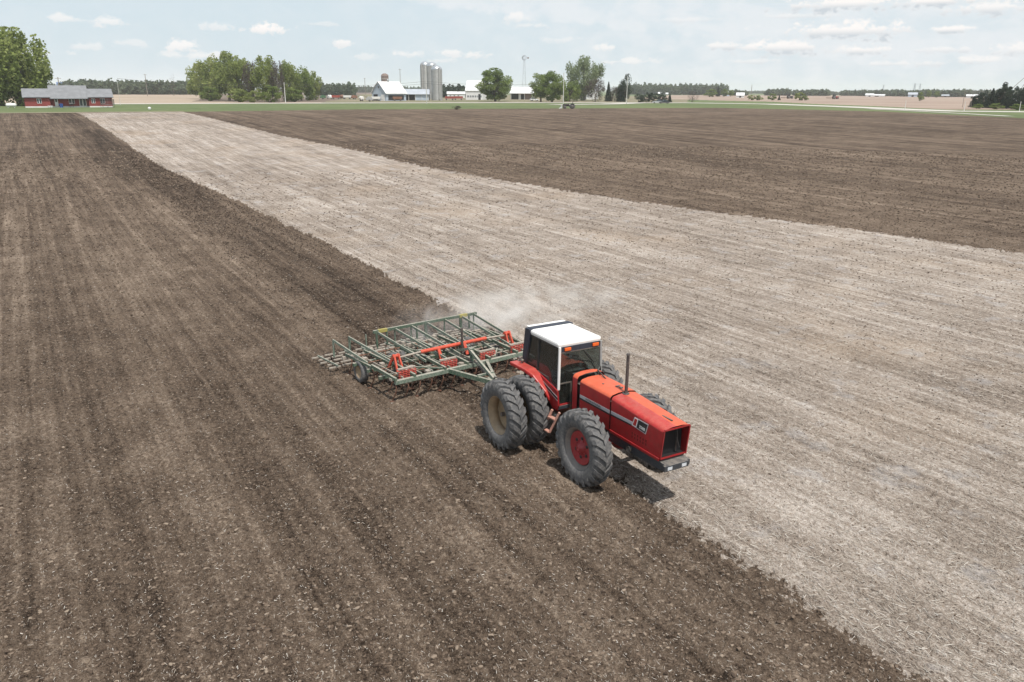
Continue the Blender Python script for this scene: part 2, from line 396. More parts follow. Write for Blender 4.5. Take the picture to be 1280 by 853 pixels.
def make_ground():
    az = np.concatenate([np.linspace(-68, -41, 60)[:-1], np.linspace(-41, 41, 1180), np.linspace(41, 68, 60)[1:]])*math.pi/180
    rr = [5.0]
    while rr[-1] < 9000:
        r = rr[-1]
        if r < 9: dr = 0.12
        elif r < 110: dr = min(max(r*r/5600, 0.018), 2.0)
        elif r < 330: dr = 2.0
        else: dr = max(4.0, r*r/26000)
        rr.append(r+dr)
    rr = np.array(rr)
    A, Rr = np.meshgrid(az, rr)
    X = (Rr*np.sin(A)); Y = (Rr*np.cos(A)); nR, nA = X.shape
    x = X.ravel(); y = Y.ravel()
    s, l = rowco(x, y)
    z = terr(x, y)
    till = ~is_stub(x, y); stub = ~till
    z = height(x, y, till)
    d = np.hypot(x, y)
    # fresh, still damp soil along the newest pass
    n0 = Vector((wN[0][0], wN[0][1])); s0, _ = rowco(n0.x, n0.y)
    edge_s = np.interp(l, [rowco(*q)[1] for q in wN], [rowco(*q)[0] for q in wN])
    fr = np.clip(1-np.abs((edge_s-s)-2.6)/3.6, 0, 1)*(till)*(l > rowco(-3, 26)[1])
    far_dark = np.clip((d-60)/60, 0, 1)*0.35*till
    under = inpoly(x, y, [tuple(G(*q)[:2]) for q in [(400,446),(450,452),(497,488),(560,478),(655,452),(650,425),(592,405),(470,425)]])  # disturbed earth below the tool, with the tool's shadow painted in
    fresh_and_shade = np.clip(fr*0.9+far_dark*1.3+under*2.2, 0, 2.4)  # fresh soil, darker distant soil and the painted shade under the tool
    V = np.stack([x, y, z], 1)
    idx = np.arange(nR*nA).reshape(nR, nA)
    Q = np.stack([idx[:-1, :-1], idx[:-1, 1:], idx[1:, 1:], idx[1:, :-1]], -1).reshape(-1, 4)[:, ::-1]
    cx = x[Q].mean(1); cy = y[Q].mean(1); cz = terr(cx, cy)
    fd = inpoly(cx, cy, P_FIELD)
    px, py = PRJ(cx, cy, cz)
    px = px+(vn(cx*0.11, cy*0.05, 21)-0.5)*6; pyj = py+(vn(cx*0.03, cy*0.03, 22)-0.5)*0.7
    reg = np.full(len(Q), 7)
    reg[(pyj > 126.0)] = 2
    def put(poly, v):
        reg[inpoly(px, pyj, poly)] = v
    put([(-900,150),(-900,133),(0,131),(145,129.5),(860,128),(1080,133),(1185,139),(2400,150),(2400,200),(-900,200)], 2)
    put([(-900,129),(-900,112),(250,112.2),(300,122),(420,129),(240,129.6)], 3)       # dry field behind the house
    put([(240,127),(300,113.5),(470,114),(470,128),(330,128.4)], 4)      # brown field by the grove
    put([(455,118),(700,119),(860,122),(860,128.5),(400,129)], 5)
    put([(840,119),(1000,119.2),(1280,121.5),(2000,125),(2000,137),(1185,137.5),(1120,134),(1060,131.5),(960,127.5),(860,124.5),(800,124)], 6)
    sE = cx*0
    out = {}
    st_face = stub[Q].sum(1) >= 2
    reg[fd & st_face] = 1; reg[fd & ~st_face] = 0
    names = {0: ('tilled_field', M_TILL), 1: ('stubble_field', M_STUB), 2: ('grass_verge', M_GRASS), 3: ('dry_field', M_TAN),
             4: ('brown_field', M_BROWN), 5: ('farmyard_ground', M_YARD), 6: ('far_bare_field', M_PINK), 7: ('farmland', M_FARG)}
    for k, (nm, mt) in names.items():
        q = Q[reg == k]
        if not len(q): continue
        u, inv = np.unique(q.ravel(), return_inverse=True)
        me = mesh_np(nm, V[u], inv, 4, mt, {'fresh_and_shade': fresh_and_shade[u]}, smooth=True)
        link(nm, me, kind='structure')
make_ground()
# ground around and behind the camera's foot
def back_ground():
    mb = MB()
    A = [R(a) for a in range(68, 293, 15)]
    for a, b in zip(A, A[1:]):
        mb.add([(5*math.sin(a),5*math.cos(a),0),(9000*math.sin(a),9000*math.cos(a),0),(9000*math.sin(b),9000*math.cos(b),0),(5*math.sin(b),5*math.cos(b),0)],[(0,1,2,3)])
    n = len(A)
    mb.build('ground_behind', M_TILL, kind='structure')
back_ground()

def strip(name, pix, width, mat, lift=0.06, dens=8):
    P = [G(*q) for q in pix]; pts = []
    for a, b in zip(P, P[1:]):
        k = max(2, int((b-a).length/dens))
        for i in range(k): pts.append(a.lerp(b, i/k))
    pts.append(P[-1]); vs = []; fs = []
    for i, p in enumerate(pts):
        d = pts[min(i+1, len(pts)-1)]-pts[max(0, i-1)]; d.z = 0; d.normalize(); n = Vector((-d.y, d.x, 0))
        for k in (-1, 1):
            q = p+n*(k*width/2); vs.append((q.x, q.y, float(terr(q.x, q.y))+lift))
    for i in range(len(pts)-1): fs.append((2*i, 2*i+1, 2*i+3, 2*i+2))
    me = bpy.data.meshes.new(name); me.from_pydata(vs, [], fs); me.materials.append(mat)
    return link(name, me, kind='structure')
ROAD = [(-300,134.3),(0,131.3),(145,130.2),(300,129.6),(450,129.1),(640,128.7),(860,128.9),(960,130.4),(1060,133.9),(1141,137.4),(1190,139.3),(1280,140.2),(1500,143)]
strip('country_road', ROAD, 13, M_GRAVEL)
strip('gravel_drive', [(1085,136.6),(1141,139.3),(1200,142.3),(1262,145.8)], 2.6, M_GRAVEL, 0.07, 3)
strip('farm_drive', [(690,131.3),(760,130.6),(800,129.0)], 9, M_GRAVEL, 0.10, 4)
strip('field_margin', [(-60,143.0),(0,142.1),(95,141.2),(230,140.1)], 3.2, M_TAN, 0.08, 4)

# ------------------------------------------------------------------ loose clods and straw
def piece_material(name, c1, c2, c3):
    m, t, b = mat_new(name)
    f = N(t, 'ShaderNodeAttribute', attribute_name='rnd').outputs['Fac']
    c = mixc(t, maprange(t, f, 0.0, 0.6, smooth=False), c1, c2); c = mixc(t, maprange(t, f, 0.7, 1.0), c, c3)
    t.links.new(c, b.inputs['Base Color']); b.inputs['Roughness'].default_value = 0.9; b.inputs['Specular IOR Level'].default_value = 0.15
    return m
M_CLOD = piece_material('clod', (0.05,0.035,0.026), (0.155,0.115,0.085), (0.27,0.215,0.165))
M_STRAW = piece_material('straw', (0.24,0.195,0.155), (0.46,0.405,0.345), (0.68,0.64,0.58))
M_TRASH = piece_material('soil_lumps', (0.030,0.021,0.016), (0.075,0.055,0.042), (0.15,0.115,0.088))
def scatter(n, rmin, rmax, want_stub, power=1.0, poly=None):
    if poly:
        a = RNG.uniform(min(p[0] for p in poly), max(p[0] for p in poly), n); c = RNG.uniform(min(p[1] for p in poly), max(p[1] for p in poly), n)
        k = inpoly(a, c, poly); return a[k], c[k], np.hypot(a[k], c[k])
    return scatter_wedge(n, rmin, rmax, want_stub, power)
def scatter_wedge(n, rmin, rmax, want_stub, power=1.0):
    """random ground points, denser near the camera"""
    a = RNG.uniform(R(-44), R(44), n); u = RNG.uniform(0, 1, n)
    # density ~ 1/r : uniform in r
    r = rmin*(rmax/rmin)**u
    x, y = r*np.sin(a), r*np.cos(a)
    st = is_stub(x, y)
    k = st if want_stub else ~st
    k &= inpoly(x, y, P_FIELD)
    return x[k], y[k], r[k]
import bmesh as _bm
def ico():
    bm = _bm.new(); _bm.ops.create_icosphere(bm, subdivisions=1, radius=1.0)
    v = np.array([w.co[:] for w in bm.verts]); f = np.array([[w.index for w in q.verts] for q in bm.faces]); bm.free(); return v, f
ICV, ICF = ico()
def clods(name, n, rmin, rmax, smin, smax, want_stub, mat, label, bias=2.5, zoff=0.0, flat=0.6, power=1, poly=None):
    x, y, r = scatter(n, rmin, rmax, want_stub, power, poly); k = len(x)
    s = smin+(smax-smin)*RNG.uniform(0, 1, k)**bias
    s = np.maximum(s, r*0.0009)
    nv = len(ICV)
    V = ICV[None]*(1+RNG.uniform(-0.32, 0.32, (k, nv, 1)))
    V = V*np.stack([RNG.uniform(.8, 1.5, k), RNG.uniform(.6, 1.0, k), np.full(k, flat)], 1)[:, None]
    th = RNG.uniform(0, 6.283, k); c, q = np.cos(th)[:, None], np.sin(th)[:, None]
    X = V[..., 0]*c-V[..., 1]*q; Y = V[..., 0]*q+V[..., 1]*c
    V = np.stack([X, Y, V[..., 2]], -1)*s[:, None, None]
    V += np.stack([x, y, height(x, y, np.full(k, not want_stub))+s*flat*0.3+zoff], 1)[:, None]
    F = (ICF[None]+np.arange(k)[:, None, None]*nv)
    rn = np.repeat(RNG.uniform(0, 1, k), nv)
    me = mesh_np(name, V.reshape(-1, 3), F.ravel(), 3, mat, {'rnd': rn})
    return link(name, me, kind='stuff', label=label, category='soil')
clods('soil_clods', 130000, 8.3, 120, 0.006, 0.046, False, M_CLOD, 'loose clods and crumbs scattered over the dark tilled soil', 4.2)
clods('residue_crumbs', 30000, 8.3, 90, 0.006, 0.028, True, M_CLOD, 'small crumbs of soil lying among the pale crop residue', 3.0, 0.0)
def straws(name, n, rmin, rmax, lmin, lmax, want_stub, label, zoff):
    x, y, r = scatter(n, rmin, rmax, want_stub); k = len(x)
    L = RNG.uniform(lmin, lmax, k); w = np.maximum(RNG.uniform(0.0022, 0.005, k), r*0.00013)
    th = np.where(RNG.uniform(0, 1, k) < 0.45, RNG.normal(R(90+31), 0.35, k), RNG.uniform(0, 6.283, k))
    tilt = np.abs(RNG.normal(0, 0.20, k))
    d = np.stack([np.cos(th)*np.cos(tilt), np.sin(th)*np.cos(tilt), np.sin(tilt)], 1)
    s = np.stack([-np.sin(th), np.cos(th), np.zeros(k)], 1); u = np.cross(d, s)*-1
    u = np.cross(s, d)*-1
    c = np.stack([x, y, height(x, y, np.full(k, not want_stub))+zoff+w], 1)
    V = np.empty((k, 6, 3)); bend = RNG.normal(0, 0.1, k)[:, None]*L[:, None]
    for e, sg in enumerate((0, 1)):
        p = c+d*(sg*L[:, None])
        V[:, e*3+0] = p+s*w[:, None]; V[:, e*3+1] = p-s*w[:, None]; V[:, e*3+2] = p+np.array([0, 0, 1.0])*w[:, None]*1.4
    F = np.array([[0,1,4],[0,4,3],[1,2,5],[1,5,4],[2,0,3],[2,3,5],[0,2,1],[3,4,5]])[None]+np.arange(k)[:, None, None]*6
    me = mesh_np(name, V.reshape(-1, 3), F.ravel(), 3, M_STRAW, {'rnd': np.repeat(RNG.uniform(0, 1, k), 6)})
    return link(name, me, kind='stuff', label=label, category='straw')
straws('straw_residue', 190000, 8.3, 75, 0.03, 0.17, True, 'pale dry straw and stalk pieces littering the untilled field', 0.004)
straws('buried_straw', 38000, 8.3, 60, 0.015, 0.07, False, 'short bits of dry straw mixed into the tilled soil', 0.003)
clods('fresh_soil_clods', 16000, 8, 40, 0.015, 0.085, False, M_TRASH, 'dark damp clods freshly turned up under the cultivator', 2.2, flat=0.75, poly=[tuple(G(*q)[:2]) for q in [(398,447),(450,456),(497,489),(560,480),(652,455),(650,428),(596,402),(470,420)]])
clods('turned_soil_clods', 30000, 8, 60, 0.010, 0.060, False, M_TRASH, 'darker clods along the newest pass behind the cultivator', 2.5, flat=0.7, poly=[tuple(G(*q)[:2]) for q in [(420,432),(500,410),(572,391),(400,302),(200,208),(150,190),(250,290),(330,370)]])

def topdust(m, amount, col=(0.42,0.37,0.31)):
    t = m.node_tree; b = t.nodes['Principled BSDF']; src = b.inputs['Base Color'].links[0].from_socket
    nz = N(t, 'ShaderNodeSeparateXYZ'); t.links.new(N(t, 'ShaderNodeNewGeometry').outputs['Normal'], nz.inputs[0])
    co = N(t, 'ShaderNodeTexCoord').outputs['Object']
    f = math_n(t, 'MULTIPLY', maprange(t, nz.outputs[2], 0.55, 0.98), maprange(t, noise(t, co, 9.0, 5, 0.65), 0.30, 0.62, 0.25, 1.0))
    t.links.new(mixc(t, math_n(t, 'MULTIPLY', f, amount), src, col), b.inputs['Base Color'])
    return m

# ================================================================== the tractor
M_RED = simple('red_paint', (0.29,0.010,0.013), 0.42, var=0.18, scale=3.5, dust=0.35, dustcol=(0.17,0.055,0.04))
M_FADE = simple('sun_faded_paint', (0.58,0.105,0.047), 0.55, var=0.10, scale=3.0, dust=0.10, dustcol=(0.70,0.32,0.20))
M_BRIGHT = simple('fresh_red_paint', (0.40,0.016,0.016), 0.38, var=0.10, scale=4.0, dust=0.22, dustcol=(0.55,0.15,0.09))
M_DKRED = simple('dull_dark_red_paint', (0.13,0.012,0.01), 0.6)
M_DARKV = simple('recess_shade_black', (0.008,0.008,0.009), 0.8)  # near-black that paints the shade inside the nose recess
M_WHITE = simple('white_paint', (0.80,0.79,0.76), 0.45, var=0.03, dust=0.10, dustcol=(0.55,0.50,0.43))
M_BLACK = simple('black_paint', (0.018,0.018,0.02), 0.5, dust=0.25, dustcol=(0.12,0.10,0.085))
M_NAVY = simple('dark_plastic', (0.022,0.028,0.045), 0.45, dust=0.15, dustcol=(0.15,0.14,0.13))
M_FRAME = simple('frame_paint', (0.030,0.036,0.045), 0.55, dust=0.3, dustcol=(0.14,0.12,0.10))
M_TYRE = simple('tyre_rubber', (0.088,0.088,0.09), 0.85, var=0.2, dust=0.7, dustcol=(0.22,0.205,0.19), scale=5, bump=0.004)
M_RIMT = simple('dusty_rim', (0.36,0.26,0.16), 0.7, var=0.15, dust=0.5, dustcol=(0.25,0.17,0.10))
M_RIMR = simple('red_wheel_disc', (0.33,0.018,0.024), 0.5, var=0.12, dust=0.2, dustcol=(0.30,0.16,0.13))
M_RIMG = simple('grey_rim', (0.20,0.18,0.165), 0.6, dust=0.5, dustcol=(0.28,0.23,0.18))
M_STEEL = simple('worn_steel', (0.16,0.14,0.125), 0.55, 0.4, dust=0.4, dustcol=(0.25,0.20,0.15))
M_STACK = simple('exhaust_metal', (0.075,0.062,0.06), 0.55, 0.3, dust=0.3)
M_RUST = simple('rusty_steel', (0.17,0.075,0.045), 0.8, var=0.3, scale=14, dust=0.4, dustcol=(0.28,0.2,0.15))
M_STEP = simple('faded_pink_step', (0.50,0.25,0.19), 0.7, var=0.12, dust=0.4, dustcol=(0.42,0.30,0.22))
M_SEAT = simple('dark_cushion', (0.03,0.03,0.033), 0.8)
M_GREYT = simple('grey_trim', (0.30,0.30,0.29), 0.6)
M_ORANGE = simple('amber_lens', (0.75,0.13,0.02), 0.25, var=0.05)
M_LENS = simple('clear_lens', (0.72,0.76,0.80), 0.15, 0.3, var=0.05)
M_DECAL = simple('white_lettering', (0.78,0.78,0.76), 0.5, var=0.02)
M_GREYS = simple('silver_stripe', (0.42,0.41,0.42), 0.45, var=0.04)
def glass_mat():
    m, t, b = mat_new('tinted_glass')
    out = t.nodes['Material Output']
    tr = N(t, 'ShaderNodeBsdfTransparent'); tr.inputs[0].default_value = (0.70,0.79,0.75,1)
    gl = N(t, 'ShaderNodeBsdfGlossy'); gl.inputs['Roughness'].default_value = 0.03; gl.inputs[0].default_value = (0.9,0.95,1,1)
    df = N(t, 'ShaderNodeBsdfDiffuse'); df.inputs[0].default_value = (0.30,0.27,0.23,1)
    fr = N(t, 'ShaderNodeFresnel'); fr.inputs[0].default_value = 1.5
    mx = N(t, 'ShaderNodeMixShader'); t.links.new(math_n(t, 'ADD', fr.outputs[0], 0.02), mx.inputs[0]); t.links.new(tr.outputs[0], mx.inputs[1]); t.links.new(gl.outputs[0], mx.inputs[2])
    m2 = N(t, 'ShaderNodeMixShader'); m2.inputs[0].default_value = 0.05; t.links.new(mx.outputs[0], m2.inputs[1]); t.links.new(df.outputs[0], m2.inputs[2])
    t.links.new(m2.outputs[0], out.inputs[0]); return m
M_GLASS = glass_mat()

def tyre(Rr, W, rim_r, lugs=22, lug_h=0.055, c=(0,0,0)):
    """lathe carcass with slanting chevron lugs; axle along y"""
    mb = MB(); h = W/2; sh = Rr-lug_h
    prof = [(-h*0.62, rim_r), (-h*0.88, rim_r+0.05), (-h*1.0, rim_r+(sh-rim_r)*0.45), (-h*0.97, rim_r+(sh-rim_r)*0.75), (-h*0.80, sh-0.035),
            (-h*0.4, sh-0.008), (0, sh), (h*0.4, sh-0.008), (h*0.80, sh-0.035), (h*0.97, rim_r+(sh-rim_r)*0.75), (h*1.0, rim_r+(sh-rim_r)*0.45), (h*0.88, rim_r+0.05), (h*0.62, rim_r)]
    mb.lathe(prof, c, 'y', 56)
    da = 2*math.pi/lugs
    for sd in (-1, 1):
        for k in range(lugs):
            a0 = k*da+(da/2 if sd > 0 else 0)
            # from the centre line outwards, sweeping back
            st = [(0.0, 0.0, Rr), (0.45, 0.33, Rr-0.004), (0.86, 0.62, Rr-0.03), (1.02, 0.70, Rr-0.13)]
            wA = da*0.23; vs = []
            for (u, w, r) in st:
                y = sd*h*u; rb = r-lug_h-0.03
                for aa in (-wA, wA):
                    for q in (r, rb):
                        t = a0+w*da*1.15+aa*(1.0 if q == r else 1.25)
                        vs.append((c[0]+q*math.cos(t), c[1]+y, c[2]+q*math.sin(t)))
            fs = []
            for i in range(3):
                b = i*4
                fs += [(b, b+2, b+6, b+4), (b+1, b+5, b+7, b+3), (b, b+4, b+5, b+1), (b+2, b+3, b+7, b+6)]
            fs += [(0, 1, 3, 2), (12, 14, 15, 13)]
            mb.add(vs, fs)
    return mb
TR = 0.95; TW = 0.47; RR = 0.50
me_tyre = None
def tractor_wheel(par, x, y, out, kind):
    """out: +1 outer face looks to +y. The wheel disc is the part; tyre and rim are its pieces"""
    global me_tyre
    d = MB(); o = out
    if kind == 'front':
        d.lathe([(o*0.02, 0.001), (o*0.16, 0.001), (o*0.16, 0.07), (o*0.10, 0.10), (o*0.08, 0.14), (o*0.05, 0.15), (o*0.045, 0.30), (o*0.09, 0.40), (o*0.09, 0.42), (o*0.0, 0.42)], (0,0,0), 'y', 40)
        for k in range(8):
            a = 2*math.pi*k/8; d.lathe([(o*0.05, 0.02), (o*0.075, 0.02), (o*0.075, 0.001)], (0.20*math.cos(a), 0, 0.20*math.sin(a)), 'y', 8)
        mt = M_RIMR
    else:
        d.lathe([(o*-0.14, 0.001), (o*-0.02, 0.09), (o*-0.10, 0.13), (o*-0.14, 0.16), (o*-0.14, 0.40), (o*-0.10, 0.455)], (0,0,0), 'y', 40)
        for k in range(8):
            a = 2*math.pi*k/8; d.lathe([(o*-0.14, 0.022), (o*-0.10, 0.022), (o*-0.10, 0.001)], (0.22*math.cos(a), 0, 0.22*math.sin(a)), 'y', 8)
        mt = M_RIMT
    w = d.build('wheel', mt, par); w.location = (x, y, TR-0.035); w.rotation_euler = (0, random.uniform(0, 6), 0)
    if me_tyre is None:
        t = tyre(TR, TW, RR).build('tyre', M_TYRE, w); me_tyre = t.data
    else:
        t = link('tyre', me_tyre, w)
    if out > 0: t.rotation_euler = (0, 0, 0)
    r = MB(); h = TW/2*0.66
    r.lathe([(-h-0.02, RR+0.025), (-h, RR-0.005), (-h+0.06, RR-0.03), (-0.06, RR-0.065), (0.06, RR-0.065), (h-0.06, RR-0.03), (h, RR-0.005), (h+0.02, RR+0.025)], (0,0,0), 'y', 48)
    r.build('rim', M_RIMG if kind == 'front' else M_RIMT, w)
    if kind == 'front':
        hb = MB()
        for k in range(6):
            a = 2*math.pi*k/6+.3
            hb.lathe([(o*0.040, 0.042), (o*0.064, 0.042), (o*0.064, 0.001)], (0.245*math.cos(a), 0, 0.245*math.sin(a)), 'y', 10)
        hb.build('disc_hole', M_BLACK, w)
    return w

TH = 0.52
T0 = Vector((2.68, 18.14, 0.0))
TRZ = math.atan2(-math.cos(TH), math.sin(TH))
def build_tractor():
    T = empty('articulated_tractor', T0, TRZ, 'faded red four-wheel-drive tractor with white cab roof and tall exhaust, pulling a cultivator', 'tractor')
    # ---- hood: front section and rear section, rounded upper edges
    def hood_ring(x, w, zt, zb, r=0.10, crown=0.03):
        P = [(-w, zb), (-w, zt-r)]
        for k in range(1, 5):
            a = math.pi-(math.pi/2)*k/5; P.append((-w+r+r*math.cos(a), zt-r+r*math.sin(a)))
        P += [(-w+r, zt), (-w*0.42, zt+crown*0.8), (-w*0.10, zt+crown), (w*0.42, zt+crown*0.8), (w-r, zt)]
        for k in range(1, 5):
            a = math.pi/2-(math.pi/2)*k/5; P.append((w-r+r*math.cos(a), zt-r+r*math.sin(a)))
        P += [(w, zt-r), (w, zb)]
        return [(x, y, z) for y, z in P]
    def hood(name, rings, mats, fade_from, cap=None):
        mb = MB(); n = len(rings[0]); vs = [v for r in rings for v in r]
        fs_a, fs_b = [], []
        b = len(mb.v); mb.v += vs
        for i in range(len(rings)-1):
            for j in range(n-1):
                f = [i*n+j, i*n+j+1, (i+1)*n+j+1, (i+1)*n+j]
                zc = [vs[q] for q in f]; ny = (zc[0][1]+zc[1][1])/2
                top = 4 <= j <= n-6
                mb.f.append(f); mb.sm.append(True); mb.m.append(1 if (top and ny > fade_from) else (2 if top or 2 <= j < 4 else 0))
        mb.build(name, mats, T)
    hf = [hood_ring(x, 0.385, 2.115-(x-0.09)*0.068, 1.235) for x in (0.09, 0.7, 1.3, 1.7)]
    last = [(x+0.0, y, z) for x, y, z in hood_ring(2.0, 0.385, 1.985, 1.235)]
    last = [(1.94+0.085*(z-1.235)/0.75, y, z) for x, y, z in last]
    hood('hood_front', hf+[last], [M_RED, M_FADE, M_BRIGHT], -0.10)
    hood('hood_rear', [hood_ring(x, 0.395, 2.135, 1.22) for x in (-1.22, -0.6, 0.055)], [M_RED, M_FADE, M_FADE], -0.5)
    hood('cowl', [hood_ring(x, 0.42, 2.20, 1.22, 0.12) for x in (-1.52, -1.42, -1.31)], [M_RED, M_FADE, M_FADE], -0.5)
    mb = MB(); mb.box(-1.50, 1.48, -0.355, 0.355, 1.15, 1.96); mb.build('engine_block', M_BLACK, T)
    mb = MB(); mb.box(-1.79, -1.505, -0.26, 0.26, 1.10, 2.10); mb.build('firewall', M_BLACK, T)
    # lower sill ledge along the hood
    for s in (-1, 1):
        mb = MB(); mb.prism([(0.09, 1.20), (1.93, 1.20), (1.94, 1.27), (0.09, 1.27)], 'y', s*0.386, s*0.415)
        mb.build('hood_sill', M_RED, T, bevel=0.008)
        mb = MB()
        for i in range(2):
            for k in range(6):
                x = 0.92+k*0.10; mb.box(x, x+0.045, min(s*0.386, s*0.389), max(s*0.386, s*0.389), 1.38+i*0.085, 1.445+i*0.085)
        mb.build('side_louvres', M_DKRED, T)
    # silver stripe, emblem panel and lettering on both sides
    for s in (-1, 1):
        def onside(x, z): return Vector((x, s*0.3885, z))
        mb = MB(); y0, y1 = sorted((s*0.3862, s*0.3905))
        mb.prism([(0.10, 1.675), (0.90, 1.70), (0.94, 1.775), (0.10, 1.755)], 'y', y0, y1)
        mb.build('stripe', M_GREYS, T)
        y2, y3 = sorted((s*0.3962, s*0.4005))
        mb = MB(); mb.prism([(-1.21, 1.655), (0.05, 1.670), (0.05, 1.755), (-1.21, 1.735)], 'y', y2, y3); mb.build('stripe', M_GREYS, T)
        mb = MB(); mb.prism([(-1.21, 1.605), (0.05, 1.625), (0.05, 1.667), (-1.21, 1.652)], 'y', y2, y3); mb.cur = 0; mb.build('black_stripe', M_BLACK, T)
        mb = MB(); mb.prism([(0.10, 1.63), (0.89, 1.66), (0.90, 1.70), (0.10, 1.672)], 'y', y0, y1); mb.build('black_stripe', M_BLACK, T)
        y4, y5 = sorted((s*0.3865, s*0.394)); y6, y7 = sorted((s*0.3865, s*0.3965))
        mb = MB(); mb.prism([(0.905, 1.690), (1.065, 1.680), (1.42, 1.655), (1.50, 1.925), (1.00, 1.925)], 'y', y4, y5); mb.build('emblem_border', M_GREYS, T)
        mb = MB(); mb.prism([(1.09, 1.70), (1.405, 1.675), (1.475, 1.905), (1.15, 1.91)], 'y', y6, y7); mb.build('emblem_panel', M_BLACK, T)
        mb = MB(); mb.prism([(0.925, 1.70), (1.07, 1.695), (1.13, 1.915), (1.01, 1.915)], 'y', y6, y7); mk = mb.build('emblem_mark', M_DECAL, T)
        y8, y9 = sorted((s*0.3967, s*0.3985))
        mb = MB(); mb.prism([(0.95, 1.72), (1.06, 1.715), (1.11, 1.90), (1.02, 1.90)], 'y', y8, y9); mb.build('emblem_colour', M_BRIGHT, mk)
        def lettering(name, body, size, x, z, yy, m, slant=0.0):
            cu = bpy.data.curves.new(name, 'FONT'); cu.body = body; cu.size = size; cu.extrude = 0.0012; cu.align_x = 'CENTER'; cu.align_y = 'CENTER'
            o = bpy.data.objects.new(name, cu); C.objects.link(o)
            dg = bpy.context.evaluated_depsgraph_get(); me = bpy.data.meshes.new_from_object(o.evaluated_get(dg)); bpy.data.objects.remove(o); bpy.data.curves.remove(cu)
            me.materials.clear(); me.materials.append(m)
            w = link(name, me, T); w.location = (x, yy, z)
            w.rotation_euler = (R(90), 0, 0) if s < 0 else (R(90), 0, R(180))
            w.rotation_euler.rotate_axis('Z', slant)
            return w
        lettering('model_number', '3588', 0.105, 1.29, 1.755, s*0.3985, M_DECAL, R(4)*-1 if s < 0 else R(4))
        lettering('maker_lettering', 'INTERNATIONAL', 0.085, -0.62, 1.703, s*0.4020, M_BLACK, R(0.8) if s < 0 else R(-0.8))
    # nose: frame, recess, dark radiator screen
    mb = MB(); 
    def nz(z): return 1.94+0.085*(z-1.235)/0.75
    fr = 0.035
    mb.bar((nz(1.24), -0.375, 1.25), (nz(1.24), 0.375, 1.25), 0.035, 0.03)
    mb.bar((nz(1.98), -0.36, 1.965), (nz(1.98), 0.36, 1.965), 0.035, 0.03)
    for s in (-1, 1): mb.bar((nz(1.26), s*0.368, 1.26), (nz(1.95), s*0.368, 1.95), 0.03, 0.035)
    mb.build('nose_frame', M_RED, T)
    mb = MB(); mb.box(1.76, 1.78, -0.36, 0.36, 1.25, 1.96); mb.build('radiator_screen', M_DARKV, T)
    mb = MB()
    mb.bar((1.79, 0.20, 1.26), (1.79, 0.20, 1.92), 0.02)
    mb.build('screen_rod', M_STACK, T)
    mb = MB(); mb.tube([(1.9, 0.10, 1.90), (1.9, 0.12, 1.62), (1.9, 0.20, 1.40)], 0.022, 6); mb.build('nose_cable', M_BLACK, T)
    mb = MB(); mb.box(1.53, 1.915, -0.355, 0.355, 1.195, 1.245); mb.build('nose_shade_fill', M_DARKV, T)  # black fill added so the nose recess reads as shade
    # hood details
    mb = MB(); mb.box(1.45, 1.80, 0.02, 0.06, 2.035, 2.052); mb.build('hood_slot', M_BLACK, T)
    mb = MB(); mb.box(-0.35, -0.28, 0.04, 0.16, 2.158, 2.172); mb.build('hood_opening', M_BLACK, T); mb = MB(); mb.lathe([(0, 0.05), (0.02, 0.05), (0.02, 0.001)], (-0.18, 0.10, 2.155), 'z', 12); mb.build('filler_cap', M_BLACK, T); mb = MB(); mb.lathe([(0, 0.03), (0.012, 0.03), (0.012, 0.001)], (-0.62, -0.12, 2.158), 'z', 10)
    mb.build('hood_opening', M_BLACK, T)
    mb = MB(); mb.lathe([(0, 0.09), (0.018, 0.085), (0.018, 0.05)], (0.14, 0.0, 2.138), 'z', 16); mb.build('stack_collar', M_BLACK, T)
    mb = MB(); mb.tube([(0.14, 0.0, 2.0), (0.155, 0.0, 2.5), (0.16, 0.0, 3.16)], 0.042, 14, 0.038); ex = mb.build('exhaust_stack', M_STACK, T)
    mb = MB(); mb.lathe([(0, 0.05), (0.03, 0.05), (0.03, 0.040), (0, 0.04)], (0.16, 0, 3.12), 'z', 14); mb.build('stack_rim', M_STACK, ex)
    # front frame and weight bracket
    mb = MB(); mb.prism([(-0.9, 0.92), (1.98, 0.98), (2.12, 1.02), (2.12, 1.165), (1.9, 1.18), (-0.9, 1.19)], 'y', -0.36, 0.36); mb.build('front_frame', M_FRAME, T, bevel=0.012)
    mb = MB(); mb.box(2.10, 2.18, -0.42, 0.27, 1.03, 1.17); bp = mb.build('bumper', M_FRAME, T, bevel=0.012)
    for s in (-0.28, 0.13):
        mb = MB(); mb.box(2.18, 2.19, s-0.065, s+0.065, 1.065, 1.135); mb.build('headlight', M_LENS, bp)
    for s in (-1, 1):
        mb = MB(); mb.lathe([(0, 0.001), (0.05, 0.03), (0.06, 0.06), (0.03, 0.075), (0, 0.075)], (0.86, s*0.36 - (0 if s > 0 else 0.06), 1.06), 'y', 16); mb.build('side_lamp', M_STEEL, T)
    # axles, articulation joint, rear frame
    for x in (0, -2.74):
        mb = MB(); mb.tube([(x, -1.05, TR-0.035), (x, 0.85, TR-0.035)], 0.10, 12); mb.lathe([(-0.16, 0.001), (-0.16, 0.2), (0, 0.27), (0.16, 0.2), (0.16, 0.001)], (x, 0, TR-0.05), 'y', 16)
        mb.build('axle', M_RIMR if x == 0 else M_RUST, T)
    for s in (-1, 1): mb = MB(); mb.tube([(-2.74, -1.84 if s < 0 else 1.45, TR-0.035), (-2.74, s*0.84, TR-0.035)], 0.06, 10); mb.build('dual_spacer', M_STEEL, T)
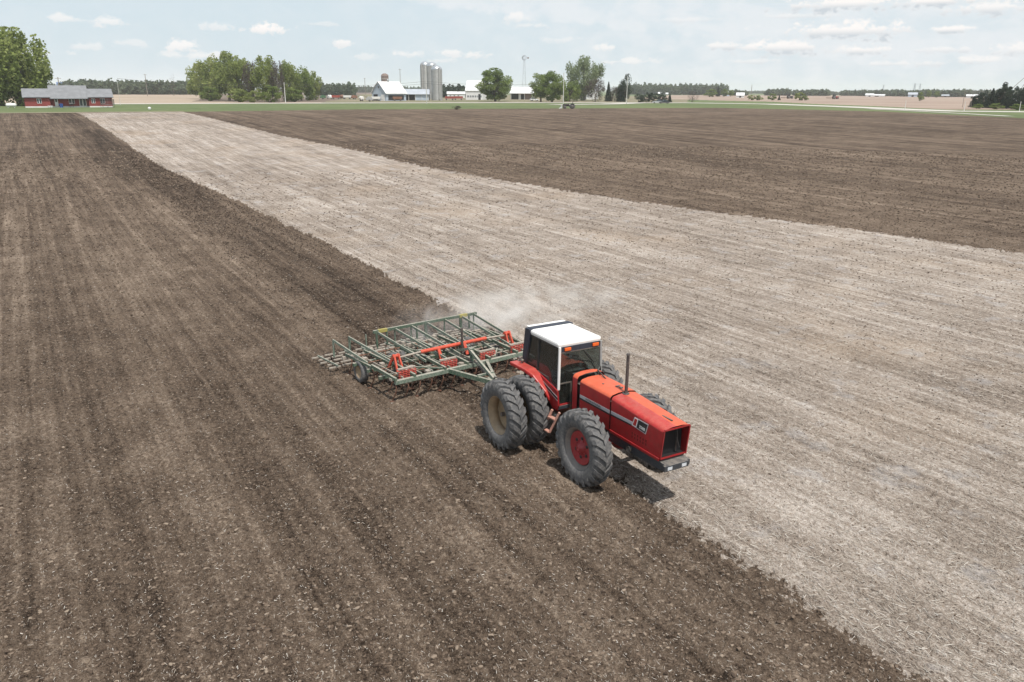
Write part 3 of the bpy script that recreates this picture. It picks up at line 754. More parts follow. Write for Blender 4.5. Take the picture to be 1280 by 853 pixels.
    mb = MB(); mb.box(-3.5, -1.75, -0.33, 0.33, 0.75, 1.25); mb.box(-1.8, -0.8, -0.14, 0.14, 0.72, 1.1); mb.build('rear_frame', M_RUST, T, bevel=0.02)
    mb = MB(); mb.box(-4.0, -3.5, -0.07, 0.07, 0.55, 0.66); mb.tube([(-3.5, -0.3, 0.8), (-4.0, -0.35, 0.65)], 0.03); mb.tube([(-3.5, 0.3, 0.8), (-4.0, 0.35, 0.65)], 0.03); mb.bar((-3.45, 0, 0.75), (-5.76, -0.36, 0.52), 0.10, 0.07); mb.build('drawbar', M_BLACK, T)
    mb = MB()
    for k, (a, b) in enumerate(((0.14, 0.2), (-0.1, 0.05), (0.02, -0.15))):
        mb.tube([(-3.5, a, 1.1), (-3.8, a*1.3, 1.25), (-4.4, b, 1.0), (-5.2, b*0.6-0.2, 0.78), (-5.75, -0.33, 0.72)], 0.014, 6)
    mb.build('hydraulic_hose', M_BLACK, T)
    # ---- cab
    cab = MB(); w = 0.64
    cab.box(-3.35, -1.76, -0.683, 0.683, 1.16, 1.26); cab.build('cab_floor', M_FRAME, T, bevel=0.01)
    rf = MB()
    n = 10
    def roofring(z, gx, gy, zf=0.0):
        x0, x1, y = -3.22-gx*0.2, -1.82+gx, 0.66+gy
        return [(x0, -y, z), (x1-0.05, -y, z+zf), (x1, -y+0.06, z+zf), (x1, y-0.06, z+zf), (x1-0.05, y, z+zf), (x0, y, z)]
    rings = [roofring(2.83, 0.0, 0.0), roofring(2.90, 0.012, 0.012), roofring(2.945, 0.0, 0.0), roofring(2.975, -0.08, -0.08), roofring(2.985, -0.3, -0.3)]
    vs = [v for r in rings for v in r]; fs = []
    for i in range(len(rings)-1):
        for j in range(6): fs.append((i*6+j, i*6+(j+1) % 6, (i+1)*6+(j+1) % 6, (i+1)*6+j))
    fs += [tuple(range(5, -1, -1)), tuple(range(24, 30))]
    rf.add(vs, fs); roof = rf.build('cab_roof', M_WHITE, T, bevel=0.012)
    mb = MB(); mb.prism([(-3.46, 2.965), (-3.22, 2.975), (-3.20, 2.86), (-3.42, 1.98), (-3.62, 1.98)], 'y', -0.70, -0.645)
    mb.prism([(-3.46, 2.965), (-3.22, 2.975), (-3.20, 2.86), (-3.42, 1.98), (-3.62, 1.98)], 'y', 0.645, 0.70)
    mb.box(-3.42, -3.225, -0.65, 0.65, 2.87, 2.985); mb.build('rear_cab_band', M_NAVY, T, bevel=0.012)
    mb = MB(); mb.box(-3.56, -3.43, -0.60, 0.60, 2.86, 2.985); mb.build('rear_roof_edge', M_WHITE, T, bevel=0.015)
    mb = MB()
    for s in (-1, 1):
        mb = MB(); mb.bar((-1.82, s*0.64, 2.85), (-1.80, s*0.665, 1.70), 0.060, 0.055); mb.build('front_pillar', M_WHITE if s < 0 else M_GREYT, T, bevel=0.01)
    def post(name, a_, b_, w_, h_=None, m=M_BLACK):
        q = MB(); q.bar(a_, b_, w_, h_); return q.build(name, m, T)
    for s in (-1, 1):
        post('window_post', (-2.78, s*0.65, 2.84), (-2.84, s*0.67, 1.93), 0.05, 0.04); post('window_post', (-3.26, s*0.65, 2.84), (-3.42, s*0.67, 1.93), 0.05, 0.05)
        post('top_rail', (-3.24, s*0.65, 2.82), (-1.85, s*0.65, 2.82), 0.045, 0.03)
        post('lower_post', (-1.80, s*0.66, 1.70), (-1.80, s*0.66, 1.22), 0.05, 0.05)
    post('rear_sill', (-3.35, -0.6, 1.95), (-3.35, 0.6, 1.95), 0.05)
    post('windscreen_trim', (-1.80, -0.64, 1.86), (-1.80, -0.30, 1.86), 0.03, None, M_STEEL)
    post('windscreen_trim', (-1.80, -0.28, 1.88), (-1.80, -0.28, 1.26), 0.03, None, M_STEEL)
    post('windscreen_trim', (-1.80, -0.60, 2.70), (-1.80, 0.60, 2.70), 0.02, None, M_STEEL)
    mb = MB(); mb.box(-1.825, -1.80, -0.60, 0.60, 2.705, 2.85); mb.build('header_panel', M_NAVY, T)
    for s in (-0.42, 0.45):
        mb = MB(); mb.box(-1.80, -1.76, s-0.095, s+0.095, 2.74, 2.825); mb.build('amber_light', M_ORANGE, T, bevel=0.01)
    # glass panes
    def pane(pts):
        a = MB(); nrm = (Vector(pts[1])-Vector(pts[0])).cross(Vector(pts[2])-Vector(pts[0])).normalized()*0.006
        n = len(pts); a.add([Vector(p) for p in pts]+[Vector(p)+nrm for p in pts], [tuple(range(n)), tuple(range(2*n-1, n-1, -1))]+[(i, (i+1) % n, n+(i+1) % n, n+i) for i in range(n)])
        return a.build('window_glass', M_GLASS, T)
    for s in (-1, 1):
        pane([(-2.75, s*0.645, 2.80), (-1.86, s*0.645, 2.80), (-1.84, s*0.665, 1.70), (-2.10, s*0.67, 1.78), (-2.81, s*0.665, 1.95)])
        pane([(-3.23, s*0.645, 2.80), (-2.80, s*0.645, 2.80), (-2.86, s*0.665, 1.95), (-3.38, s*0.665, 1.95)])
    pane([(-1.81, -0.60, 2.70), (-1.81, 0.60, 2.70), (-1.81, 0.61, 1.88), (-1.81, 0.28, 1.88), (-1.81, 0.28, 2.15), (-1.81, -0.28, 2.15), (-1.81, -0.28, 1.88), (-1.81, -0.61, 1.88)])
    pane([(-1.81, -0.62, 1.84), (-1.81, -0.27, 1.84), (-1.81, -0.27, 1.30), (-1.81, -0.62, 1.30)])
    pane([(-1.81, 0.62, 1.84), (-1.81, 0.27, 1.84), (-1.81, 0.27, 1.30), (-1.81, 0.62, 1.30)])
    pane([(-3.25, -0.60, 2.80), (-3.25, 0.60, 2.80), (-3.36, 0.61, 1.98), (-3.36, -0.61, 1.98)])
    for s in (-1, 1):
        mb = MB(); y0, y1 = sorted((s*0.27, s*0.70)); mb.box(-1.85, -1.775, y0, y1, 1.13, 1.30); mb.build('cab_apron', M_RED, T, bevel=0.02)
        mb = MB(); mb.lathe([(0, 0.05), (0.012, 0.05), (0.012, 0.001)], (-1.776, s*0.46, 1.21), 'x', 12); mb.build('apron_hole', M_BLACK, T)
    # lower body, fenders
    for s in (-1, 1):
        y0, y1 = sorted((s*0.685, s*0.73))
        mb = MB(); mb.prism([(-2.92, 1.96), (-1.76, 1.70), (-1.70, 1.30), (-1.76, 1.17), (-1.95, 1.15), (-2.25, 1.36), (-2.60, 1.62), (-2.92, 1.90)], 'y', y0, y1)
        sp = mb.build('side_panel', M_RED, T, bevel=0.008)
        ya, yb = sorted((s*0.7305, s*0.735))
        mb = MB(); mb.prism([(-2.66, 1.80), (-1.74, 1.52), (-1.73, 1.46), (-2.60, 1.73)], 'y', ya, yb); mb.build('panel_stripe', M_BLACK, sp)
        mb = MB(); mb.prism([(-2.68, 1.825), (-1.745, 1.54), (-1.745, 1.527), (-2.66, 1.81)], 'y', ya, yb); mb.build('panel_pinstripe', M_GREYS, sp)
        mb = MB(); mb.prism([(-2.62, 1.715), (-1.73, 1.445), (-1.73, 1.43), (-2.58, 1.70)], 'y', ya, yb); mb.build('panel_pinstripe', M_GREYS, sp)
        # fender: flat top that turns down over the tyre
        yi, yo = (-1.02, -0.70) if s < 0 else (0.70, 1.02)
        mb = MB(); path = [(-3.74, 1.965), (-2.90, 1.985), (-2.62, 1.90), (-2.22, 1.55), (-2.12, 1.40)]
        pl = path+[(x+0.02, z-0.04) for x, z in reversed(path)]
        # outer width narrows down the slope
        vs = []; 
        wid = [1.02, 1.02, 0.95, 0.80, 0.76]
        for (x, z), q in zip(path, wid): vs += [(x, s*0.70, z), (x, s*q, z), (x, s*q, z-0.10), (x, s*0.70, z-0.10)]
        fs = []
        for i in range(4):
            b = i*4
            for j in range(4): fs.append((b+j, b+(j+1) % 4, b+4+(j+1) % 4, b+4+j))
        fs += [(3,2,1,0), (16,17,18,19)]
        mb.add(vs, fs); mb.build('fender', M_FADE if False else M_BRIGHT, T, bevel=0.02)
        y0, y1 = sorted((s*0.64, s*0.684))
        mb = MB(); mb.prism([(-3.62, 1.95), (-2.3, 1.90), (-2.0, 1.2), (-2.2, 0.9), (-3.3, 0.9)], 'y', y0, y1); mb.build('inner_fender', M_BLACK, T)
        # step ladder
        mb = MB(); A = [(-1.74, 1.22), (-1.94, 0.64)]; B = [(-1.40, 1.26), (-1.66, 0.64)]
        for q in (A, B): mb.bar((q[0][0], s*0.88, q[0][1]), (q[1][0], s*1.0, q[1][1]), 0.045, 0.06)
        for t in (0.35, 0.98):
            a = Vector((A[0][0]+(A[1][0]-A[0][0])*t, s*(0.88+0.12*t), A[0][1]+(A[1][1]-A[0][1])*t)); b = Vector((B[0][0]+(B[1][0]-B[0][0])*t, s*(0.88+0.12*t), B[0][1]+(B[1][1]-B[0][1])*t)); mb.bar(a, b, 0.12, 0.03)
        mb.build('step_ladder', M_STEP, T)
    for x, y, z in ((-3.62, -0.76, 2.06), (-3.43, -0.80, 2.05)):
        mb = MB(); mb.lathe([(-0.05, 0.001), (-0.04, 0.05), (0.04, 0.05), (0.05, 0.001)], (x, y, z), 'x', 12); mb.tube([(x, y, z-0.04), (x, y, 1.97)], 0.018, 6); mb.build('rear_lamp', M_STEEL, T)
    mb = MB(); mb.tube([(-1.76, 0.62, 1.9), (-1.60, 0.50, 2.22), (-1.3, 0.2, 2.26), (-0.9, 0.16, 2.16)], 0.018, 6); mb.build('cab_hose', M_BLACK, T)
    mb = MB(); mb.bar((-1.79, 0.10, 2.66), (-1.78, 0.42, 2.30), 0.018); mb.build('wiper', M_BLACK, T)
    # interior
    mb = MB(); mb.box(-3.0, -2.5, -0.25, 0.25, 1.62, 1.74); mb.prism([(-3.06, 1.70), (-2.94, 1.70), (-3.02, 2.35), (-3.12, 2.35)], 'y', -0.25, 0.25); mb.box(-2.85, -2.65, -0.1, 0.1, 1.26, 1.62)
    mb.build('seat', M_SEAT, T, bevel=0.04)
    mb = MB(); mb.box(-2.05, -1.86, -0.25, 0.25, 1.26, 2.05); mb.tube([(-2.0, 0, 1.9), (-2.2, 0, 2.12)], 0.03); mb.build('console', M_BLACK, T, bevel=0.03)
    mb = MB(); pts = [(-2.22+0.08*math.cos(a), 0.20*math.sin(a), 2.13+0.13*math.cos(a)) for a in [i*math.pi/8 for i in range(17)]]; mb.tube(pts, 0.014, 6); mb.bar((-2.22, -0.2, 2.13), (-2.22, 0.2, 2.13), 0.02); mb.build('steering_wheel', M_BLACK, T)
    mb = MB(); mb.box(-3.1, -2.2, 0.34, 0.60, 1.26, 1.85); mb.build('control_box', M_GREYT, T, bevel=0.03)
    for s, yf, yi, yo in ((-1, 1.10, 1.10, 1.78), (1, 0.95, 0.86, 1.40)):
        tractor_wheel(T, 0, s*yf, s, 'front')
        tractor_wheel(T, -2.74, s*yi, s, 'rear')
        tractor_wheel(T, -2.74, s*yo, s, 'rear')
    return T
TRACTOR = build_tractor()

# ------------------------------------------------------------------ the driver
def build_person():
    import bmesh
    P = {'pelvis':(0,0,0.12,0.15,0.12), 'waist':(0.0,0,0.30,0.14,0.11), 'chest':(0.02,0,0.50,0.17,0.12), 'neck':(0.03,0,0.64,0.065,0.065), 'head0':(0.045,0,0.70,0.075,0.07), 'head':(0.05,0,0.80,0.098,0.085), 'crown':(0.045,0,0.87,0.07,0.065),
         'nose':(0.15,0,0.775,0.014,0.014)}
    E = [('pelvis','waist'),('waist','chest'),('chest','neck'),('neck','head0'),('head0','head'),('head','crown')]
    for s, k in ((-1,'r'),(1,'l')):
        P['hip'+k] = (0.03,s*0.10,0.10,0.09,0.09); P['knee'+k] = (0.46,s*0.14,0.13,0.062,0.062); P['ank'+k] = (0.50,s*0.13,-0.32,0.042,0.042); P['toe'+k] = (0.68,s*0.14,-0.38,0.035,0.045)
        P['sho'+k] = (0.02,s*0.19,0.56,0.062,0.062); P['elb'+k] = (0.16,s*0.25,0.32,0.046,0.046); P['wri'+k] = (0.38,s*0.17,0.38,0.030,0.030); P['palm'+k] = (0.45,s*0.155,0.40,0.030,0.040)
        E += [('pelvis','hip'+k),('hip'+k,'knee'+k),('knee'+k,'ank'+k),('ank'+k,'toe'+k),('chest','sho'+k),('sho'+k,'elb'+k),('elb'+k,'wri'+k),('wri'+k,'palm'+k)]
        for i in range(4):
            a = 'f%d%s' % (i, k); b = 'g%d%s' % (i, k)
            P[a] = (0.50, s*(0.13+0.018*i), 0.41, 0.009, 0.009); P[b] = (0.515, s*(0.13+0.018*i), 0.375, 0.008, 0.008)
            E += [('palm'+k, a), (a, b)]
        P['th'+k] = (0.47, s*0.115, 0.385, 0.010, 0.010); E.append(('palm'+k, 'th'+k))
    P.pop('nose')
    names = list(P); me = bpy.data.meshes.new('person')
    me.from_pydata([P[n][:3] for n in names], [(names.index(a), names.index(b)) for a, b in E], [])
    o = link('person', me); sk = o.modifiers.new('skin', 'SKIN')
    for i, n in enumerate(names):
        d = me.skin_vertices[0].data[i]; d.radius = P[n][3:5]; d.use_root = (n == 'pelvis')
    ss = o.modifiers.new('sub', 'SUBSURF'); ss.levels = ss.render_levels = 1
    dg = bpy.context.evaluated_depsgraph_get(); m2 = bpy.data.meshes.new_from_object(o.evaluated_get(dg)); bpy.data.objects.remove(o)
    shirt = simple('maroon_shirt', (0.06,0.012,0.012), 0.9); jean = simple('denim', (0.03,0.045,0.09), 0.9); skin = simple('skin', (0.46,0.26,0.18), 0.6); shoe = simple('shoe', (0.03,0.02,0.015), 0.7)
    m2.materials.clear()
    for m in (shirt, jean, skin, shoe): m2.materials.append(m)
    for p in m2.polygons:
        c = p.center
        p.material_index = 2 if (c.z > 0.655 or c.x > 0.36 and c.z > 0.3) else (1 if c.z < 0.2 else 0)
        if c.z < -0.30: p.material_index = 3
        p.use_smooth = True
    o = link('person', m2)
    cap = MB(); cap.lathe([(0.0, 0.108), (0.05, 0.104), (0.09, 0.07), (0.105, 0.001)], (0.045, 0, 0.835), 'z', 16); cap.prism([(0.10, -0.08), (0.21, -0.06), (0.23, 0), (0.21, 0.06), (0.10, 0.08)], 'z', 0.835, 0.85)
    cap.build('cap', simple('cap_cloth', (0.05,0.10,0.05), 0.9), o)
    f = MB(); f.lathe([(0, 0.001), (0.01, 0.012), (0.02, 0.010), (0.035, 0.001)], (0.135, 0, 0.775), 'x', 8); f.build('nose', skin, o)
    e = MB()
    for s in (-1, 1): e.lathe([(-0.008, 0.001), (0, 0.010), (0.008, 0.001)], (0.132, s*0.034, 0.805), 'x', 8)
    e.build('eyes', M_BLACK, o)
    e = MB(); e.box(0.132, 0.142, -0.022, 0.022, 0.742, 0.750); e.build('mouth', simple('lips', (0.35,0.12,0.10), 0.6), o)
    hh = MB()
    for s in (-1, 1): hh.lathe([(-0.008, 0.001), (-0.006, 0.022), (0.006, 0.022), (0.008, 0.001)], (0.045, s*0.095, 0.79), 'y', 8)
    hh.build('ears', skin, o)
    tag(o, 'driver in a dark red shirt and cap, seated at the wheel in the tractor cab', 'person')
    F = Vector((math.sin(TH), -math.cos(TH), 0)); L = Vector((-F.y, F.x, 0))
    o.location = T0+F*(-2.80)+Vector((0, 0, 1.66)); o.rotation_euler = (0, 0, TRZ)
build_person()

# ================================================================== the cultivator
M_GRN = simple('green_paint', (0.045,0.092,0.058), 0.6, var=0.2, scale=8, dust=0.75, dustcol=(0.24,0.25,0.20))
M_GRNL = simple('dusty_green_paint', (0.11,0.165,0.12), 0.65, var=0.2, scale=8, dust=0.8, dustcol=(0.36,0.36,0.31))
M_ORN = simple('red_orange_paint', (0.55,0.060,0.026), 0.6, var=0.14, dust=0.45, dustcol=(0.45,0.22,0.15))
M_SPR = simple('red_spring', (0.42,0.04,0.025), 0.6, dust=0.35, dustcol=(0.45,0.3,0.24))
M_TAN = M_TAN
M_DUSTY = simple('dust_covered_steel', (0.30,0.26,0.215), 0.8, var=0.2, scale=12, dust=0.5, dustcol=(0.55,0.49,0.42))
M_YEL = simple('yellow_sleeve', (0.36,0.31,0.06), 0.6, dust=0.6)
for m_ in (M_GRN, M_GRNL): topdust(m_, 0.75)
topdust(M_FRAME, 0.4); topdust(M_BLACK, 0.25); topdust(M_BRIGHT, 0.18, (0.5,0.3,0.22)); topdust(M_RIMT, 0.3)
IW = {}
def build_cultivator():
    F = Vector((math.sin(TH), -math.cos(TH), 0)); L = Vector((-F.y, F.x, 0))
    org = T0+F*(-5.76)+L*(-0.36)
    psi = math.atan2(0.117, 0.993)
    T = empty('field_cultivator', org, TRZ+psi, 'wide green field cultivator with red hydraulic tube, dusty from work, hitched behind the tractor', 'cultivator')
    zf = 0.66
    # tongue
    mb = MB()
    for s in (-1, 1): mb.bar((0.0, s*0.04, 0.56), (-1.52, s*0.72, zf), 0.09, 0.14)
    mb.bar((0.05, 0, 0.55), (-0.35, 0, 0.60), 0.16, 0.10)
    mb.build('tongue', M_GRN, T)
    mb = MB(); mb.bar((-0.1, 0.0, 0.66), (-1.75, 0.18, 1.16), 0.07, 0.09); mb.bar((-1.75, 0.18, 1.16), (-3.0, 0.26, 0.72), 0.06, 0.07); mb.bar((-0.55, 0.30, 0.68), (-0.55, -0.30, 0.68), 0.06); mb.build('tongue_brace', M_GRNL, T)
    mb = MB(); mb.tube([(-1.62, 0.22, 0.6), (-1.66, 0.22, 1.15)], 0.06, 10); mb.bar((-1.66,0.22,1.1), (-1.66,0.22,1.2), 0.14); mb.build('depth_screw', M_GRN, T)
    mb = MB(); mb.tube([(-2.5, 0.42, 0.7), (-2.52, 0.42, 1.62)], 0.04, 10); mb.build('hose_mast', M_STACK, T)
    # transverse frame bars
    for u, v0, v1, z, w, m in ((-1.55,-2.62,2.62,zf,0.12,M_GRNL),(-2.35,-2.75,2.75,0.60,0.10,M_GRN),(-3.15,-2.75,2.75,0.60,0.10,M_GRN),(-3.95,-2.85,2.85,0.60,0.10,M_GRN),(-4.75,-2.85,2.85,0.60,0.10,M_DUSTY)):
        mb = MB(); mb.bar((u, v0, z), (u, v1, z), w, w); mb.build('cross_bar', m, T)
    # end and intermediate low rails
    for v in (-2.60,-1.95,-0.85,0.0,0.85,1.95,2.60):
        mb = MB(); mb.bar((-1.50, v, zf+0.10), (-3.0, v*1.02, 0.80), 0.07, 0.10); mb.bar((-3.0, v*1.02, 0.74), (-4.8, v*1.04, 0.70), 0.06, 0.08); mb.build('frame_rail', M_GRN, T)
    # long lifted rails that carry the harrow
    for v0, v1, u0, z0 in ((-2.62,-2.84,-3.35,0.78),(-2.05,-2.26,-2.45,0.86),(-1.10,-1.20,-2.3,0.84),(-0.45,-0.50,-2.0,0.84),(0.15,0.15,-2.2,0.84),(0.72,0.80,-2.3,0.84),(1.35,1.55,-2.0,0.84),(2.10,2.30,-1.8,0.80),(2.62,2.84,-2.2,0.80)):
        mb = MB(); mb.bar((u0, v0, z0), (-5.45, v1, 1.05), 0.038, 0.08)
        mb.box(-5.47, -5.43, v1-0.02, v1+0.02, 0.45, 1.03)
        mb.build('harrow_rail', M_GRNL, T)
    mb = MB(); mb.bar((-5.42, -1.35, 1.08), (-5.42, 2.95, 1.08), 0.09, 0.10); rb = mb.build('rear_beam', M_GRN, T)
    for v in (-1.0, 2.35):
        mb = MB(); mb.bar((-5.42, v-0.17, 1.082), (-5.42, v+0.17, 1.082), 0.10, 0.11); mb.build('yellow_sleeve', M_YEL, rb)
    for v in (-1.25, -0.85, 0.35, 0.70, 2.2, 2.6):
        mb = MB(); mb.bar((-5.40, v, 1.03), (-5.38, v, 0.55), 0.04, 0.07); mb.build('hanger', M_GRN, T)
    for v in (-2.80, -2.2, -1.6):
        mb = MB(); mb.bar((-5.5, v, 1.02), (-5.5, v, 0.45), 0.03, 0.05); mb.build('hanger', M_GRNL, T)
    # red hydraulic tube with rods
    mb = MB(); mb.tube([(-2.62, -1.10, 1.06), (-2.62, 1.45, 1.06)], 0.062, 12); rt_ = mb.build('rockshaft_tube', M_ORN, T)
    mb = MB(); mb.tube([(-2.62, -1.10, 1.06), (-2.62, -1.98, 1.02)], 0.036, 8); mb.tube([(-2.62, 1.45, 1.06), (-2.62, 2.30, 1.02)], 0.036, 8); mb.build('rod', M_DUSTY, rt_)
    for v in (-0.45, 0.55):
        mb = MB(); mb.bar((-2.58, v, 1.06), (-2.40, v, 0.72), 0.10, 0.05); mb.build('lug', M_ORN, rt_)
    for v in (-2.0, 2.32):
        for q in (-0.10, 0.10):
            mb = MB(); mb.bar((-2.35, v+q, 0.66), (-2.60, v+q*0.7, 1.16), 0.05, 0.09); mb.bar((-2.60, v+q*0.7, 1.14), (-2.92, v+q, 0.66), 0.05, 0.09); mb.build('lift_bracket', M_ORN, T)
        mb = MB(); mb.tube([(-2.6, v-0.12, 1.10), (-2.6, v+0.12, 1.10)], 0.06, 10); mb.build('lift_pin', M_ORN, T)
    # spring packs
    for v in (-2.05, -0.55, 0.95, 2.2):
        mb = MB(); mb.bar((-1.86, v-0.30, 0.93), (-1.86, v+0.30, 0.93), 0.09, 0.04); top = mb.build('spring_cap', M_DUSTY, T)
        for k in range(6):
            x = v-0.26+k*0.105
            pts = [(-1.80+0.036*math.cos(a), x+0.036*math.sin(a), 0.62+a/(2*math.pi)*0.056) for a in [i*math.pi/4 for i in range(41)]]
            mb = MB(); mb.tube(pts, 0.018, 5); mb.build('spring', M_SPR, top)
    # shanks and sweeps under the frame
    i = 0
    for r, u in enumerate((-1.75, -2.40, -3.20, -4.0, -4.8)):
        n = 13 if r % 2 == 0 else 12
        for k in range(n):
            v = -2.6+5.2*(k+(0.5 if r % 2 else 0))/(12.5)
            if v > 2.7: continue
            mb = MB(); mb.tube([(u+0.02, v, 0.64), (u+0.20, v, 0.60), (u+0.24, v, 0.46), (u+0.12, v, 0.22), (u-0.06, v, 0.02), (u+0.02, v, -0.06)], 0.020, 5)
            mb.prism([(u-0.07, v-0.10), (u+0.10, v), (u-0.07, v+0.10), (u-0.01, v)], 'z', -0.03, 0.0)
            o = mb.build('shank', M_RUST, T); i += 1
            if (k+r) % 3 == 0:
                mb = MB(); mb.box(u-0.10, u+0.06, v-0.07, v+0.07, 0.67, 0.74); mb.build('clamp', M_DUSTY, o)
    # wheels
    wm = None
    for (u, v, r) in ((-3.86,-2.62,0.37),(-4.0,-1.35,0.36),(-4.05,-1.05,0.36),(-4.0,1.35,0.36),(-4.05,1.65,0.36),(-3.0,2.05,0.34)):
        mb = MB(); rr = 0.20
        mb.lathe([(-0.06, 0.001), (-0.03, rr*0.45), (-0.07, rr*0.6), (-0.08, rr), (-0.10, rr+0.015)], (0,0,0), 'y', 24)
        w = mb.build('transport_wheel', M_RIMT, T); w.location = (u, v, r-0.01)
        mb = MB(); k = r/0.36; mb.lathe([(-0.085, rr), (-0.115, rr+0.04), (-0.115, r-0.05), (-0.085, r-0.008), (0, r), (0.085, r-0.008), (0.115, r-0.05), (0.115, rr+0.04), (0.085, rr), (0.08, rr-0.03), (0, rr*0.4), (0, 0.001)], (0,0,0), 'y', 32)
        mb.build('tyre', M_TYRE, w)
        mb = MB(); mb.bar((u, v+0.06, r), (u+0.75, v+0.16, 0.62), 0.06, 0.09); mb.build('wheel_arm', M_GRN, T)
    # spike harrow: staggered short bars with teeth, in sections behind
    for sct, (v0, v1) in enumerate(((-3.25,-1.75),(-1.60,-0.15),(0.0,1.45),(1.60,3.05))):
        for rr_ in range(5):
            u = -4.95-rr_*0.36; zz = 0.27-0.012*rr_
            off = 0.11*(rr_ % 2)
            mb = MB(); nseg = 3; wd = (v1-v0)/nseg
            for q in range(nseg):
                mb.bar((u-0.05*(q % 2), v0+q*wd+off, zz), (u-0.05*(q % 2), v0+(q+0.82)*wd+off, zz), 0.06, 0.045)
            mb.build('harrow_bar', M_DUSTY, T)
            mt_ = MB()
            for q in range(9):
                v = v0+off+0.08+q*(v1-v0-0.1)/8.5; mt_.tube([(u, v, zz), (u-0.10, v, 0.10), (u-0.16, v, -0.03)], 0.009, 4)
            mt_.build('harrow_teeth', M_STEEL, T)
        for v in (v0+0.25, v1-0.25):
            mb = MB(); mb.bar((-4.8, v, 0.36), (-6.45, v, 0.26), 0.035, 0.05); mb.build('harrow_tie', M_GRNL, T)
            mb = MB(); mb.bar((-5.45, v, 0.45), (-5.45, v, 0.27), 0.02); mb.build('harrow_chain', M_STEEL, T)
    for v in (-2.3, -1.65, -1.25, -0.62, -0.25, 0.38, 1.1, 1.65, 2.3):
        mb = MB(); mb.bar((-1.62, v, 0.73), (-4.7, v*1.02, 0.66), 0.03, 0.05); mb.build('tie_rod', M_DUSTY if int(v*10) % 2 else M_GRNL, T)
    for u in (-2.0, -2.75, -3.55, -4.35):
        mb = MB(); mb.tube([(u, -2.6, 0.72), (u, -0.9, 0.72)], 0.02, 5); mb.build('gang_pipe', M_RUST, T)
        mb = MB(); mb.tube([(u+0.05, 0.9, 0.72), (u+0.05, 2.6, 0.72)], 0.02, 5); mb.build('gang_pipe', M_DUSTY, T)
    for v in (-1.5, -0.2, 1.2):
        mb = MB(); mb.tube([(-3.4, v, 0.85), (-2.7, v+0.05, 0.95)], 0.045, 8); c_ = mb.build('hydraulic_cylinder', M_STEEL, T)
    # hoses and loose linkage
    mb = MB()
    for k in range(3): mb.tube([(0.0, 0.02*k, 0.72), (-0.7, 0.1+0.05*k, 0.60), (-1.3, 0.15+0.05*k, 0.80), (-2.0, 0.2-0.2*k, 0.75), (-2.55, -0.2+0.5*k, 0.98)], 0.014, 6)
    mb.build('hydraulic_hose', M_BLACK, T)
    mb = MB(); mb.bar((-3.9, -0.9, 0.78), (-2.45, -0.3, 0.86), 0.04); mb.bar((-3.9, 1.3, 0.78), (-2.45, 0.8, 0.86), 0.04); mb.bar((-1.6, -0.9, 0.76), (-2.3, -1.6, 0.74), 0.05); mb.bar((-1.6, 1.1, 0.76), (-2.3, 1.7, 0.74), 0.05)
    mb.build('linkage', M_GRN, T)
    IW['org'] = org; IW['rz'] = TRZ+psi
    return T
build_cultivator()

# dust raised by the tool
def build_dust():
    m = bpy.data.materials.new('dust'); m.use_nodes = True; t = m.node_tree; t.nodes.clear()
    out = N(t, 'ShaderNodeOutputMaterial'); pv = N(t, 'ShaderNodeVolumePrincipled'); t.links.new(pv.outputs[0], out.inputs['Volume'])
    pv.inputs['Color'].default_value = (0.995,0.975,0.945,1); pv.inputs['Anisotropy'].default_value = -0.35
    tcn = N(t, 'ShaderNodeTexCoord').outputs['Object']
    pos = N(t, 'ShaderNodeNewGeometry').outputs['Position']
    ln = N(t, 'ShaderNodeVectorMath', operation='LENGTH'); t.links.new(tcn, ln.inputs[0])
    fall = maprange(t, ln.outputs['Value'], 1.0, 0.1)
    nz = noise(t, pos, 0.9, 5, 0.62, 0.4)
    d = math_n(t, 'MULTIPLY', math_n(t, 'MULTIPLY', fall, maprange(t, nz, 0.40, 0.68)), DUST)
    t.links.new(d, pv.inputs['Density'])
    for k, (px, py, dz, sx, sy, sz, rz) in enumerate(((645,404,0.35,3.2,2.4,1.0,0.3),(536,434,0.7,1.7,1.4,1.1,0.2),(600,420,0.8,2.6,2.0,1.2,0.4),(690,382,0.1,5.0,4.0,0.8,0.35))):
        bm = _bm.new(); _bm.ops.create_icosphere(bm, subdivisions=3, radius=1.0); me = bpy.data.meshes.new('dust_cloud'); bm.to_mesh(me); bm.free(); me.materials.append(m)
        o = link('dust_cloud', me); g = G(px, py); o.location = (g.x, g.y, dz); o.scale = (sx, sy, sz); o.rotation_euler = (0, 0, rz)
        tag(o, ('pale dust drifting over the stubble beyond the cab', 'puff of dust among the cultivator shanks nearest the outer wheel', 'dust hanging over the middle of the cultivator', 'thin dust drifting away across the pale field')[k], 'dust', kind='stuff')
DUST = 0.55
build_dust()

# ================================================================== trees
def leaf_mat(name, a, b_, c_):
    m, t, b = mat_new(name)
    rn = N(t, 'ShaderNodeAttribute', attribute_name='rnd').outputs['Fac']
    c = mixc(t, maprange(t, rn, 0, 0.55, smooth=False), a, b_); c = mixc(t, maprange(t, rn, 0.55, 1.0, smooth=False), c, c_)
    t.links.new(c, b.inputs['Base Color']); b.inputs['Roughness'].default_value = 0.75; b.inputs['Specular IOR Level'].default_value = 0.2
    tl = N(t, 'ShaderNodeBsdfTranslucent'); t.links.new(c, tl.inputs[0]); mx = N(t, 'ShaderNodeMixShader'); mx.inputs[0].default_value = 0.45
    out = t.nodes['Material Output']; t.links.new(b.outputs[0], mx.inputs[1]); t.links.new(tl.outputs[0], mx.inputs[2]); t.links.new(mx.outputs[0], out.inputs[0])
    return m
L_COT = leaf_mat('spring_leaves', (0.16,0.205,0.055), (0.25,0.30,0.085), (0.37,0.40,0.16))
